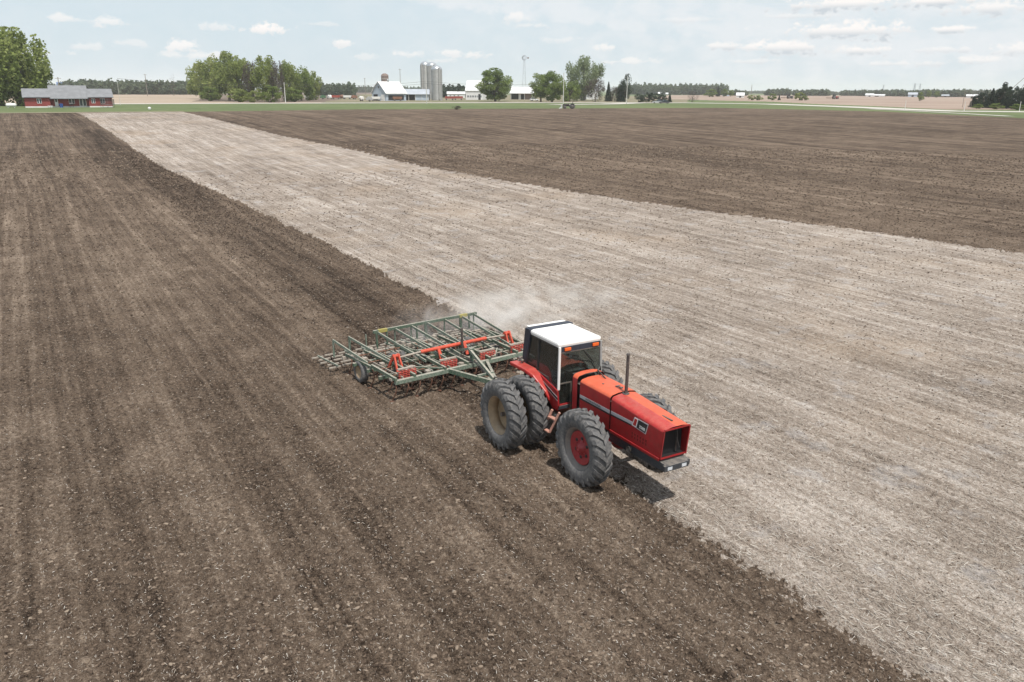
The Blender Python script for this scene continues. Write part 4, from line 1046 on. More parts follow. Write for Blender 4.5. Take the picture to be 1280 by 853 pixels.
L_GRN = leaf_mat('green_leaves', (0.12,0.175,0.045), (0.20,0.26,0.07), (0.29,0.345,0.12))
L_DRK = leaf_mat('conifer_needles', (0.025,0.040,0.028), (0.042,0.062,0.040), (0.070,0.092,0.055))
L_FAR = leaf_mat('distant_leaves', (0.075,0.105,0.065), (0.11,0.145,0.085), (0.16,0.19,0.12))
L_PALE = leaf_mat('pale_leaves', (0.17,0.215,0.115), (0.26,0.31,0.17), (0.35,0.40,0.24))
L_TWIG = leaf_mat('bare_twigs', (0.07,0.055,0.045), (0.11,0.09,0.075), (0.16,0.14,0.115))
M_BARK = simple('bark', (0.085,0.068,0.055), 0.9, var=0.25)
M_BARKP = simple('pale_bark', (0.20,0.18,0.155), 0.9, var=0.2)

def leaf_cloud(pts, size, rnd, seed):
    """small irregular leaf faces at the given points"""
    g = np.random.default_rng(seed); k = len(pts)
    a = g.normal(size=(k, 3)); a /= np.linalg.norm(a, axis=1)[:, None]
    b = g.normal(size=(k, 3)); b -= a*(a*b).sum(1)[:, None]; b /= np.linalg.norm(b, axis=1)[:, None]
    s = size*g.uniform(0.6, 1.3, (k, 1))
    V = np.stack([pts-a*s*0.6, pts+b*s*0.42, pts+a*s*0.6, pts-b*s*0.42], 1)
    return V.reshape(-1, 3), np.repeat(rnd, 4)
def crown_points(kind, H, W, n, seed):
    g = np.random.default_rng(seed)
    if kind in ('round', 'fan', 'bush', 'oval'):
        nl = {'round': 46, 'fan': 84, 'bush': 34, 'oval': 44}[kind]
        base = {'round': 0.09, 'fan': 0.07, 'bush': 0.0, 'oval': 0.03}[kind]*H
        cs = []
        while len(cs) < nl:
            u = g.uniform(-1, 1, 3)
            if np.linalg.norm(u) > 1: continue
            if np.linalg.norm(u) < 0.45 and g.uniform() < 0.7: continue
            z = base+(H-base)*(u[2]*0.5+0.5)*0.93
            t = (z-base)/(H-base)
            if kind == 'fan': w = 0.72+0.42*min(1, t*1.8)-0.30*max(0, t-0.75)*4*0.6
            elif kind == 'bush': w = 1.0
            elif kind == 'oval': w = 1.05-0.25*abs(t-0.4)
            else: w = 1.0
            cs.append((u[0]*W/2*w*0.86, u[1]*W/2*w*0.86, z))
        cs = np.array(cs); rad = g.uniform(0.075, 0.15, len(cs))*W*{'fan': 0.72, 'round': 1.3, 'bush': 1.15}.get(kind, 1.0)
        pick = g.integers(0, len(cs), n)
        d = g.normal(size=(n, 3)); d /= np.linalg.norm(d, axis=1)[:, None]
        rr = rad[pick]*g.uniform(0.15, 1, n)**0.5
        zs = 2.3 if kind == 'fan' else (1.6 if kind == 'oval' else 0.8)
        P = cs[pick]+d*rr[:, None]*np.array([1, 1, zs])
        cl = g.uniform(0, 1, len(cs)); rnd = np.clip(cl[pick]*0.65+g.uniform(0, 0.35, n), 0, 1)
        P[:, 2] = np.clip(P[:, 2], 0.02*H, H*1.0)
        return P, rnd, cs
    if kind == 'conifer':
        t = g.uniform(0, 1, n)**1.35; z = H*(0.05+0.95*t); tier = (z*1.4/ (H/9)) % 1.0
        r = W/2*(1-t)**0.85*(0.55+0.45*(1-tier))*g.uniform(0.2, 1, n)**0.4
        a = g.uniform(0, 6.283, n); a = a+0.25*np.sin(a*5+z)
        lump = 0.8+0.3*np.sin(a*3+seed)+0.15*g.normal(size=n)
        P = np.stack([r*lump*np.cos(a), r*lump*np.sin(a), z-0.12*r], 1)
        return P, g.uniform(0, 1, n), None
TREE_ME = {}
def tree_meshes(kind, lm, n, leaf, seed, H=10.0, W=9.0, bark=None):
    key = (kind, lm.name, n, seed, W)
    if key in TREE_ME: return TREE_ME[key]
    P, rn, cs = crown_points(kind, H, W, n, seed)
    V, ra = leaf_cloud(P, leaf, rn, seed+1)
    cm = mesh_np('crown', V, np.arange(len(V)), 4, lm, {'rnd': ra})
    tb = MB(); g = random.Random(seed)
    if kind == 'conifer':
        tb.tube([(0,0,-0.3), (0,0,H*0.5), (0,0,H*0.95)], 0.16, 7, 0.03)
    else:
        forks = 3 if kind in ('fan', 'bush') else 1
        tops = []
        if forks == 1: tb.tube([(0,0,-0.3), (0.05,0,H*0.12), (0.0,0.08,H*0.28)], 0.32, 9, 0.22); starts = [(0.0,0.08,H*0.28)]*7
        else:
            starts = []
            for k in range(5 if kind == 'fan' else 3):
                a = k*1.3+g.uniform(0, 0.6); q = (0.35*math.cos(a)*W/9, 0.35*math.sin(a), 0)
                p2 = (q[0]*3.2, q[1]*3.2, H*0.28); tb.tube([(q[0], q[1], -0.3), (q[0]*1.6, q[1]*1.6, H*0.13), p2], 0.20, 7, 0.13); starts += [p2]*2
        for s_ in starts:
            c = cs[g.randrange(len(cs))]; c2 = cs[g.randrange(len(cs))]
            m_ = ((s_[0]+c[0])*0.45, (s_[1]+c[1])*0.45, (s_[2]+c[2])*0.52)
            tb.tube([s_, m_, tuple(c)], 0.13, 6, 0.03); tb.tube([m_, ((m_[0]+c2[0])/2, (m_[1]+c2[1])/2, (m_[2]+c2[2])/2+0.2), tuple(c2)], 0.07, 5, 0.02)
    to = tb.build('trunk', bark or M_BARK); tm = to.data; bpy.data.objects.remove(to)
    TREE_ME[key] = (cm, tm); return TREE_ME[key]
CONS = []
def tree(name, loc, h, w, meshes, label, group=None, cat='tree', rz=None):
    """meshes are 10 m tall and 9 m wide"""
    e = empty(name, loc, random.uniform(0, 6.28) if rz is None else rz, label, cat, group)
    mw = 5.5 if meshes in CONS else 9.0
    e.scale = (w/mw, w/mw, h/10.0)
    link('crown', meshes[0], e); link('trunk', meshes[1], e)
    return e
FAN = [tree_meshes('fan', L_COT, 9000, 0.34, 11), tree_meshes('fan', L_COT, 9000, 0.34, 12)]
OVAL = [tree_meshes('oval', L_COT, 6500, 0.36, 21), tree_meshes('oval', L_COT, 6500, 0.36, 22), tree_meshes('oval', L_GRN, 6500, 0.36, 23)]
ROUND = [tree_meshes('round', L_GRN, 9500, 0.38, 31), tree_meshes('round', L_GRN, 7000, 0.38, 32)]
BUSH = [tree_meshes('bush', L_COT, 3500, 0.42, 41), tree_meshes('bush', L_GRN, 3500, 0.42, 42)]
CON = [tree_meshes('conifer', L_DRK, 3600, 0.42, 51, W=5.5), tree_meshes('conifer', L_DRK, 3600, 0.42, 52, W=5.5)]
CONS = CON
BARE = tree_meshes('oval', L_TWIG, 1500, 0.22, 61, bark=M_BARK)
BAREG = tree_meshes('oval', L_TWIG, 4200, 0.26, 62, bark=M_BARKP)
PALE = tree_meshes('fan', L_PALE, 9000, 0.30, 71, bark=M_BARKP)
def size_at(loc, dpx):
    """metres that span dpx photograph pixels at this place"""
    d = (Vector(loc)-Vector((0, 0, CAM_H))).dot(fw); return d*dpx/FPX
def tree_px(name, px, base, top, wpx, meshes, label, group=None, d=None, cat='tree', sink=0.0):
    loc = GD(px, d) if d else G(px, base)
    h = size_at(loc, base-top); w = size_at(loc, wpx)
    loc.z -= sink
    return tree(name, loc, h, w, meshes, label, group, cat)

# the two cottonwoods beside the red house
tree_px('cottonwood_tree', 0, 132.5, 38, 84, FAN[0], 'tall spring-green cottonwood at the left edge, left of the red house', 'cottonwoods beside the red house')
tree_px('cottonwood_tree', 28, 132.6, 41, 88, FAN[1], 'tall spring-green cottonwood standing right against the red house', 'cottonwoods beside the red house')
# the grove in the open field
gv = 'trees of the field grove'
DLUMP = [tree_meshes('oval', L_DRK, 3200, 0.42, 55), tree_meshes('bush', L_DRK, 3200, 0.42, 56)]
for (px, b, t, w, ms, lb) in ((252,124,84,34,OVAL[0],'leftmost, lower tree of the dense grove'), (268,125,76,40,OVAL[1],'broad light green tree near the left end of the grove'), (287,126,69,42,OVAL[0],'tallest rounded tree in the left half of the grove'),
    (303,126.5,74,34,OVAL[1],'light green tree just right of the tallest one in the grove'), (318,127.5,78,28,BAREG,'thin, barely leafed tree in the middle of the grove'), (335,127.6,74,34,OVAL[0],'tall yellow-green tree at the centre of the grove'),
    (349,128,77,22,BAREG,'dark, almost bare tree just left of the roadside pole by the grove'), (362,127,79,26,OVAL[1],'narrow tree behind the roadside pole at the grove'), (377,126,84,34,OVAL[2],'green tree in the right half of the grove'),
    (390,125,92,26,OVAL[0],'low light green tree at the right end of the grove')):
    tree_px('grove_tree', px, b, t-1, w*(1.0 if ms is BAREG else 1.22), ms, lb, gv)
for (px, b, t, w, ms, lb) in ((300,128,112,30,BUSH[0],'low bright green bush at the front left of the grove'), (318,128.4,114,24,BUSH[0],'low bright green bush at the front middle of the grove'), (262,126.5,108,28,BUSH[1],'dark green bush under the leftmost grove trees'),
    (338,128.4,106,30,BUSH[1],'dark brushy undergrowth left of the roadside pole'), (368,127.6,110,28,BUSH[1],'dark brushy undergrowth right of the roadside pole')):
    tree_px('bush', px, b, t, w, ms, lb, 'bushes under the grove', cat='bush')
# farmstead trees
tree_px('shade_tree', 619, 127.2, 87.5, 45, ROUND[0], 'round green tree in front of the white barn, left of the windmill')
tree_px('shade_tree', 676, 127.6, 92, 30, ROUND[1], 'green tree just right of the windmill, at the left of its group', 'yard trees by the farmhouse')
tree_px('shade_tree', 690, 128.0, 91, 34, ROUND[0], 'full green tree left of the tall pale pole in the yard', 'yard trees by the farmhouse')
tree_px('shade_tree', 712, 127.2, 101, 32, OVAL[2], 'lower green tree right of the yard pole, under the tall pale tree', 'yard trees by the farmhouse')
tree_px('tall_pale_tree', 729, 126.0, 73, 50, PALE, 'tallest tree of the farmyard, pale grey-green with upright limbs')
tree_px('flowering_tree', 744, 127.6, 98, 30, BAREG, 'thinly leafed brownish tree in front of the white farmhouse')
tree_px('spruce_tree', 760, 127.2, 104, 13, CON[0], 'dark narrow spruce at the right side of the white farmhouse')
tree_px('bare_tree', 768, 127.4, 108, 14, BAREG, 'small thin brown tree between two dark spruces')
tree_px('pine_tree', 781, 127.6, 94, 20, tree_meshes('oval', L_DRK, 3000, 0.40, 81), 'tall dark pine with a tufted top right of the farmhouse')
tree_px('spruce_tree', 776, 127.6, 108, 18, CON[1], 'low dark spruce at the foot of the tall pine')
for (px, w, lb) in ((799,15,'dark evergreen bush at the left end of the low row'), (808,17,'second dark evergreen bush in the low row'), (817,18,'dark evergreen bush in the middle of the low row'), (826,17,'dark evergreen bush behind the parked car')):
    tree_px('evergreen_bush', px, 128.4, 117-(px > 804)*1.2, w, tree_meshes('bush', L_DRK, 2400, 0.42, 91+(px % 2)), lb, 'low evergreen row', cat='bush')
tree_px('evergreen_bush', 837, 128.4, 118, 8.5, CON[0], 'small cone-shaped evergreen standing alone right of the row', cat='bush')
tree_px('bare_tree', 865, 128.0, 114.5, 17, BARE, 'small bare tree standing alone at the edge of the pale field')
# dark clump on the right
gd = 'evergreens of the dark clump at right'
k = 0
for (px, b, t, w) in ((1216,134.5,121,13),(1224,134.5,117,15),(1231,135,114,15),(1238,135.5,112,16),(1244,135.2,113,15),(1251,104+31.5,104,17),(1258,136,110,15),(1264,136.3,109,15),(1270,136.6,112,15),(1276,137,108,16),(1283,137.2,111,16),(1291,137.5,109,17)):
    lb = ('tallest dark evergreen, sticking out of the clump at the right' if t == 104 else
          'leftmost and lowest dark evergreen of the right-hand clump' if px == 1216 else
          ['dark evergreen %s the tallest one in the right-hand clump' % ('just left of' if px == 1244 else 'left of'), 'dark evergreen right of the tallest one in the right-hand clump'][px > 1251])
    lb = {1224:'second dark evergreen from the left in the right-hand clump',1231:'third dark evergreen from the left in the right-hand clump',1238:'dark evergreen two places left of the tallest in the clump',1258:'dark evergreen directly right of the tallest in the clump',
          1264:'dark evergreen two places right of the tallest in the clump',1270:'lower dark evergreen before the grain spouts in the clump',1276:'dark evergreen just inside the right edge of the photo',1283:'dark evergreen cut by the right edge of the photo',1291:'outermost dark evergreen of the clump, just past the right edge'}.get(px, lb)
    tree_px('evergreen_tree', px, b, t, w*(1.15 if k % 3 == 0 else 1.5), CON[k % 2] if k % 3 == 0 else DLUMP[k % 2], lb, gd); k += 1
for (px, b, t, w, lb) in ((1221,136,130,16,'low green bush in front of the dark evergreens, left'),(1246,136.8,129,18,'low green bush in front of the dark evergreens, middle'),(1272,137.6,130,20,'low green bush in front of the dark evergreens, right')):
    tree_px('bush', px, b, t, w, BUSH[1], lb, 'bushes before the dark clump', cat='bush')

# far single trees and bushes
for (px, base, top, w, d, ms, nm, lb) in (
    (888,122,112,20,760,BUSH[1],'far_bush','broad pale green bush left of the white shed in the far field'), (898,121.5,108,7,800,CON[0],'far_tree','dark pointed tree between the far bushes'), (906,121.5,112,10,800,ROUND[0],'far_tree','round far tree left of the white shed'),
    (914,121.5,113,9,820,ROUND[1],'far_tree','far tree directly left of the white shed'), (940,124,117.5,12,520,BUSH[0],'far_bush','small green bush right of the white shed'), (950,124,117.5,12,520,BUSH[1],'far_bush','second small green bush right of the white shed'),
    (966,124,115.5,13,530,BUSH[1],'far_bush','green bush with a dark evergreen at its side'), (975,124,118,5,530,CON[1],'far_tree','tiny dark evergreen touching a green bush'), (1000,124,114,16,530,BUSH[0],'far_bush','largest green bush in the middle of the pale field'),
    (1009,124,117.5,8,530,BUSH[1],'far_bush','small bush leaning on the largest one in the pale field'), (1153,125.5,114,9,560,BUSH[1],'far_bush','small tree standing before the far houses at right'),
    (1162,121.5,112.5,7,900,ROUND[1],'far_tree','rounded far tree left of the power poles'), (1172,121.8,114,8,900,ROUND[0],'far_tree','wider far tree left of the power poles')):
    tree_px(nm, px, base, top, w, ms, lb, 'far trees and bushes', d=d, cat='bush' if 'bush' in nm else 'tree')

# far woods that read as one mass
def wood(name, px0, px1, d, hpx, label, seed, leaf=1.5, lm=None, step=3.0, depth=60):
    g = np.random.default_rng(seed); Ps = []; Rn = []
    n = max(4, int((px1-px0)/step))*3
    if px0 > 900: hpx *= 0.8
    for k in range(n):
        px = px0+(px1-px0)*(k+g.uniform(-0.4, 1.4))/n; dd = d+g.uniform(0, depth)
        c = GD(px, dd); h = d*hpx/FPX*g.uniform(0.62, 1.06); w = h*g.uniform(0.7, 1.15)
        m = int(150); q = g.normal(size=(m, 3)); q /= np.linalg.norm(q, axis=1)[:, None]; q *= g.uniform(0.3, 1, (m, 1))**0.4
        lob = 1+0.25*np.sin(q[:, :1]*7+k)
        P = q*lob*np.array([w/2, w/2, h*0.5])+np.array([c.x, c.y, c.z+h*0.50])
        Ps.append(P); Rn.append(np.clip(g.uniform(0, 0.75)+g.uniform(0, 0.3, m), 0, 1))
    P = np.concatenate(Ps); rn = np.concatenate(Rn)
    V, ra = leaf_cloud(P, leaf, rn, seed)
    me = mesh_np(name, V, np.arange(len(V)), 4, lm or L_FAR, {'rnd': ra})
    return link(name, me, kind='stuff', label=label, category='woods')
wood('distant_woods', 82, 250, 760, 14.5, 'long far treeline behind the red house', 101, 2.2)
wood('distant_woods', 395, 442, 700, 13.5, 'far treeline between the grove and the barn', 102, 2.0)
wood('distant_woods', 552, 594, 560, 14, 'dark treeline behind the low white shed by the silos', 103, 1.6, L_DRK)
wood('distant_woods', 640, 700, 900, 8, 'far trees behind the windmill', 104, 1.8)
wood('distant_woods', 772, 906, 1150, 12.5, 'long far wooded ridge right of the farmhouse', 105, 2.4)
wood('distant_woods', 440, 540, 1600, 7, 'faint treeline on the horizon behind the barn', 106, 2.6)
wood('distant_woods', 918, 934, 1000, 8, 'small dark clump of far trees above the white shed', 107, 2.0)
wood('distant_woods', 957, 987, 1100, 9, 'flat-topped far wood in the middle of the horizon', 108, 2.2)
wood('distant_woods', 994, 1036, 1100, 8.5, 'long tapering far wood right of the flat-topped one', 109, 2.2)
wood('distant_woods', 1036, 1060, 1700, 4.5, 'thin far treeline on the horizon right of the tapering wood', 110, 2.4)
wood('distant_woods', 1054, 1074, 1200, 7.5, 'small dark far wood by itself', 111, 2.0)
wood('distant_woods', 1074, 1120, 1150, 8.5, 'far trees around the long white sheds', 112, 2.0)
wood('distant_woods', 1119, 1146, 1100, 8.5, 'far trees left of the lattice mast', 113, 2.0)
wood('distant_woods', 1146, 1212, 1050, 9, 'far treeline leading to the power poles', 114, 2.0)
wood('distant_woods', 1205, 1420, 1300, 8, 'far treeline behind the dark evergreens', 115, 2.4)
wood('distant_woods', -300, 84, 1200, 9, 'far treeline behind the two cottonwoods', 116, 2.4)
wood('distant_woods', 860, 1000, 2200, 3.2, 'very faint strip of trees on the horizon', 117, 3.0)

# weed clump at the field edge
tree_px('weed_clump', 571, 137.4, 132.2, 13, tree_meshes('bush', L_TWIG, 1200, 0.5, 131), 'small dark weed clump at the field edge below the silos', cat='weeds')

# ================================================================== buildings
M_BRICK = simple('red_siding', (0.24,0.045,0.042), 0.8, var=0.08, scale=1.0)
M_SHING = simple('grey_shingles', (0.20,0.205,0.215), 0.85, var=0.12, scale=0.8)
M_WWALL = simple('white_siding', (0.70,0.70,0.69), 0.7, var=0.05, scale=0.5)
M_BWALL = simple('pale_blue_wall', (0.40,0.47,0.55), 0.7, var=0.08, scale=0.5)
M_METAL = simple('white_metal_roof', (0.72,0.73,0.73), 0.5, var=0.06, scale=0.3, dust=0.15, dustcol=(0.45,0.36,0.30))
M_GMET = simple('grey_metal_roof', (0.40,0.43,0.47), 0.5, var=0.08, scale=0.3)
M_DARKIN = simple('dark_interior', (0.02,0.02,0.022), 0.9)
M_GLZ = simple('window_pane', (0.05,0.065,0.08), 0.1, var=0.1)
M_CONC = simple('silo_concrete', (0.36,0.36,0.35), 0.85, var=0.12, scale=0.6)
M_HOOP = simple('galvanised', (0.50,0.52,0.54), 0.35, 0.6, var=0.1)
M_CLAY = simple('weathered_clay', (0.20,0.15,0.13), 0.9, var=0.2)
M_DOOR = simple('white_door', (0.75,0.75,0.75), 0.5)
M_BLUE = simple('blue_plastic', (0.03,0.10,0.35), 0.5)
M_POLE = simple('grey_wood_pole', (0.22,0.19,0.165), 0.9, var=0.2)
M_WPOLE = simple('pale_pole', (0.58,0.56,0.53), 0.8, var=0.1)
def gable(parent, x0, x1, y0, y1, eave, ridge, wall, roof, ov=0.35, axis='x', th=0.14):
    """walls and a pitched roof; ridge along axis"""
    mb = MB()
    if axis == 'x':
        ym = (y0+y1)/2; mb.prism([(y0, 0), (y1, 0), (y1, eave), (ym, ridge-0.05), (y0, eave)], 'x', x0, x1)
    else:
        xm = (x0+x1)/2; mb.prism([(x0, 0), (x1, 0), (x1, eave), (xm, ridge-0.05), (x0, eave)], 'y', y0, y1)
    w = mb.build('wall', wall, parent); mb = MB()
    if axis == 'x':
        sl = (ridge-eave)/(ym-y0)
        P = [(y0-ov, eave-ov*sl), (ym, ridge), (y1+ov, eave-ov*sl), (y1+ov, eave-ov*sl+th), (ym, ridge+th), (y0-ov, eave-ov*sl+th)]
        mb.prism(P, 'x', x0-ov, x1+ov)
    else:
        sl = (ridge-eave)/(xm-x0)
        P = [(x0-ov, eave-ov*sl), (xm, ridge), (x1+ov, eave-ov*sl), (x1+ov, eave-ov*sl+th), (xm, ridge+th), (x0-ov, eave-ov*sl+th)]
        mb.prism(P, 'y', y0-ov, y1+ov)
    r = mb.build('roof', roof, parent)
    return w, r
def window(par, x, y, z, w, h, frame=None, name='window', face=-1):
    mb = MB(); mb.box(x-w/2, x+w/2, y+face*0.05 if face < 0 else y, y if face < 0 else y+0.05, z, z+h); f = mb.build(name, frame or M_DOOR, par)
    mb = MB()
    yy = y+face*0.062
    for s in (-1, 1): mb.box(x+s*w/4-w*0.19, x+s*w/4+w*0.19, min(yy, y+face*0.05), max(yy, y+face*0.05), z+0.09, z+h-0.09)
    mb.build('pane', M_GLZ, f); return f
def house_yaw(px):      # front wall (local -y) square to the view
    a, e = pix_ang(px, 112); return -a
# red ranch house ----------------------------------------------------
def red_house():
    loc = G(87, 134.6); k = size_at(loc, 1.0)        # metres per pixel
    e = empty('ranch_house', loc, house_yaw(87)+R(1.5), 'long red single-storey house with grey roof beside the cottonwoods', 'house')
    X = lambda px: (px-87.5)*k*0.875
    D = 9.0
    def sect(x0, x1, y0, eave, ridge, ov=0.4):
        mb = MB(); ym = y0+D/2; mb.prism([(y0, 0.35), (y0+D, 0.35), (y0+D, eave), (ym, ridge-0.06), (y0, eave)], 'x', x0, x1); mb.build('wall', M_BRICK, e)
        mb = MB(); sl = (ridge-eave)/(D/2); mb.prism([(y0-ov, eave-ov*sl), (ym, ridge), (y0+D+ov, eave-ov*sl), (y0+D+ov, eave-ov*sl+0.16), (ym, ridge+0.16), (y0-ov, eave-ov*sl+0.16)], 'x', x0-(0.4 if x0 < X(40) else 0.15), x1+(0.4 if x1 > X(140) else 0.15))
        r = mb.build('roof', M_SHING, e)
        mb = MB(); mb.box(x0+0.02, x1-0.02, y0-0.03, y0+D+0.03, -0.3, 0.348); mb.build('foundation', M_WWALL, e)
        mb = MB(); mb.box(x0, x1, y0-ov-0.06, y0-ov-0.005, eave-ov*sl-0.02, eave-ov*sl+0.14); mb.build('gutter_eave_shade', M_FRAME, r)  # gutter coloured dark to paint in the shadow along the roof edge
    sect(X(33), X(64.5), 0.0, 2.85, 5.0)
    sect(X(64.8), X(112.8), 1.2, 3.15, 5.9, 1.4)
    sect(X(113.1), X(144), 0.0, 2.85, 5.0)
    window(e, X(51), 0.0, 1.15, 1.15, 1.3); window(e, X(119), 0.0, 1.15, 1.0, 1.3); window(e, X(131), 0.0, 1.1, 1.3, 1.35); window(e, X(91.5), 1.2, 0.95, 1.5, 1.6)
    mb = MB(); mb.box(X(70), X(74.3), 1.14, 1.2, 0.38, 2.55); d = mb.build('door', M_DOOR, e); mb = MB(); mb.box(X(70.9), X(73.2), 1.12, 1.14, 1.5, 2.3); mb.build('pane', M_GLZ, d)
    mb = MB(); mb.box(X(101), X(110), 1.14, 1.2, 0.38, 2.6); d = mb.build('patio_door', M_DOOR, e); mb = MB(); mb.box(X(101.7), X(105), 1.12, 1.14, 0.45, 2.5); mb.box(X(106), X(109.3), 1.12, 1.14, 0.45, 2.5); mb.build('pane', M_GLZ, d)
    ry = e.rotation_euler.z
    def at(px, y): 
        v = Vector((X(px), y, 0)); v.rotate(Matrix.Rotation(ry, 3, 'Z')); p = loc+v; p.z = float(terr(p.x, p.y)); return p
    # things against the wall
    b = MB(); b.lathe([(0, 0.42), (0.9, 0.48), (0.95, 0.48), (1.02, 0.30), (1.02, 0.001)], (0,0,0), 'z', 14); b.box(-0.48, 0.48, -0.55, -0.40, 0.85, 0.95)
    o = b.build('rubbish_bin', M_BLUE); o.location = at(77.5, 0.2); tag(o, 'blue bin standing right of the white door of the red house', 'bin')
    def planter(px, y, lb):
        b = MB(); b.lathe([(0, 0.25), (0.45, 0.36), (0.5, 0.36), (0.45, 0.30), (0.45, 0.001)], (0,0,0), 'z', 12); o = b.build('planter', M_WWALL); o.location = at(px, y); tag(o, lb, 'planter')
    planter(62, -0.8, 'white planter by the left wing of the red house'); planter(65, -0.8, 'white planter near the corner left of the white door')
    # barbecue under the porch
    b = MB(); b.box(-0.5, 0.5, -0.3, 0.3, 0.75, 0.95); b.lathe([(-0.45, 0.30), (0.45, 0.30)], (0, 0, 0.98), 'x', 12); [b.bar((x, y, 0), (x, y, 0.75), 0.05) for x in (-0.45, 0.45) for y in (-0.25, 0.25)]
    o = b.build('barbecue_grill', M_BLACK); o.location = at(90.5, 0.2); o.rotation_euler.z = ry; tag(o, 'black barbecue grill under the porch window of the red house', 'grill')
    # trampoline with net
    tr = empty('trampoline', at(136, -3.2), ry, 'round dark trampoline with a net in front of the right wing', 'trampoline')
    b = MB(); b.lathe([(0.0, 1.65), (0.06, 1.65), (0.06, 0.001)], (0, 0, 0.72), 'z', 24); b.build('mat', M_BLACK, tr)
    b = MB(); b.lathe([(0.0, 1.68), (0.07, 1.72), (0.07, 1.85), (0, 1.88)], (0, 0, 0.74), 'z', 24); b.build('pad', M_FRAME, tr)
    for k_ in range(8):
        a = k_*math.pi/4; b = MB(); b.tube([(1.8*math.cos(a), 1.8*math.sin(a), 0), (1.8*math.cos(a), 1.8*math.sin(a), 2.4)], 0.035, 6); b.build('post', M_STEEL, tr)
    b = MB()
    for k_ in range(40):
        a = k_*math.pi/20; b.tube([(1.75*math.cos(a), 1.75*math.sin(a), 0.8), (1.75*math.cos(a), 1.75*math.sin(a), 2.3)], 0.02, 3)
    for z in (1.1, 1.4, 1.7, 2.0, 2.3):
        b.tube([(1.75*math.cos(i*math.pi/12), 1.75*math.sin(i*math.pi/12), z) for i in range(25)], 0.02, 3)
    b.build('net', M_BLACK, tr)
    # propane tank
    t = empty('propane_tank', at(16.5, -1.5), ry, 'white propane tank on the grass under the cottonwoods', 'tank')
    b = MB(); b.lathe([(-1.3, 0.001), (-1.2, 0.32), (-1.0, 0.50), (1.0, 0.50), (1.2, 0.32), (1.3, 0.001)], (0, 0, 0.75), 'x', 18); b.build('vessel', M_WWALL, t)
    for s in (-0.8, 0.8):
        b = MB(); b.box(s-0.1, s+0.1, -0.35, 0.35, 0, 0.4); b.build('foot', M_CONC, t)
    b = MB(); b.lathe([(0, 0.12), (0.15, 0.12), (0.2, 0.001)], (0, 0, 1.22), 'z', 10); b.build('valve_cover', M_WWALL, t)
    # small white things on the grass
    b = MB(); b.lathe([(0, 0.3), (0.3, 0.42), (0.6, 0.35), (0.72, 0.001)], (0,0,0), 'z', 10); o = b.build('well_cap', M_WWALL); o.location = G(187, 137.3); tag(o, 'small pale well cap on the grass right of the red house', 'well cap')
    # the white gabled house behind
    l2 = G(88, 134.6)+Vector((-17, 32, 0)); l2.z = float(terr(l2.x, l2.y)); kk = size_at(l2, 1)
    h = empty('white_house', l2, house_yaw(88), 'white gabled house peeking over the grey roof of the red house', 'house')
    gable(h, -3.4, 3.4, 0, 9, 4.6, 6.9, M_WWALL, M_SHING, axis='y'); window(h, 0, 0, 4.2, 1.0, 1.1)
red_house()

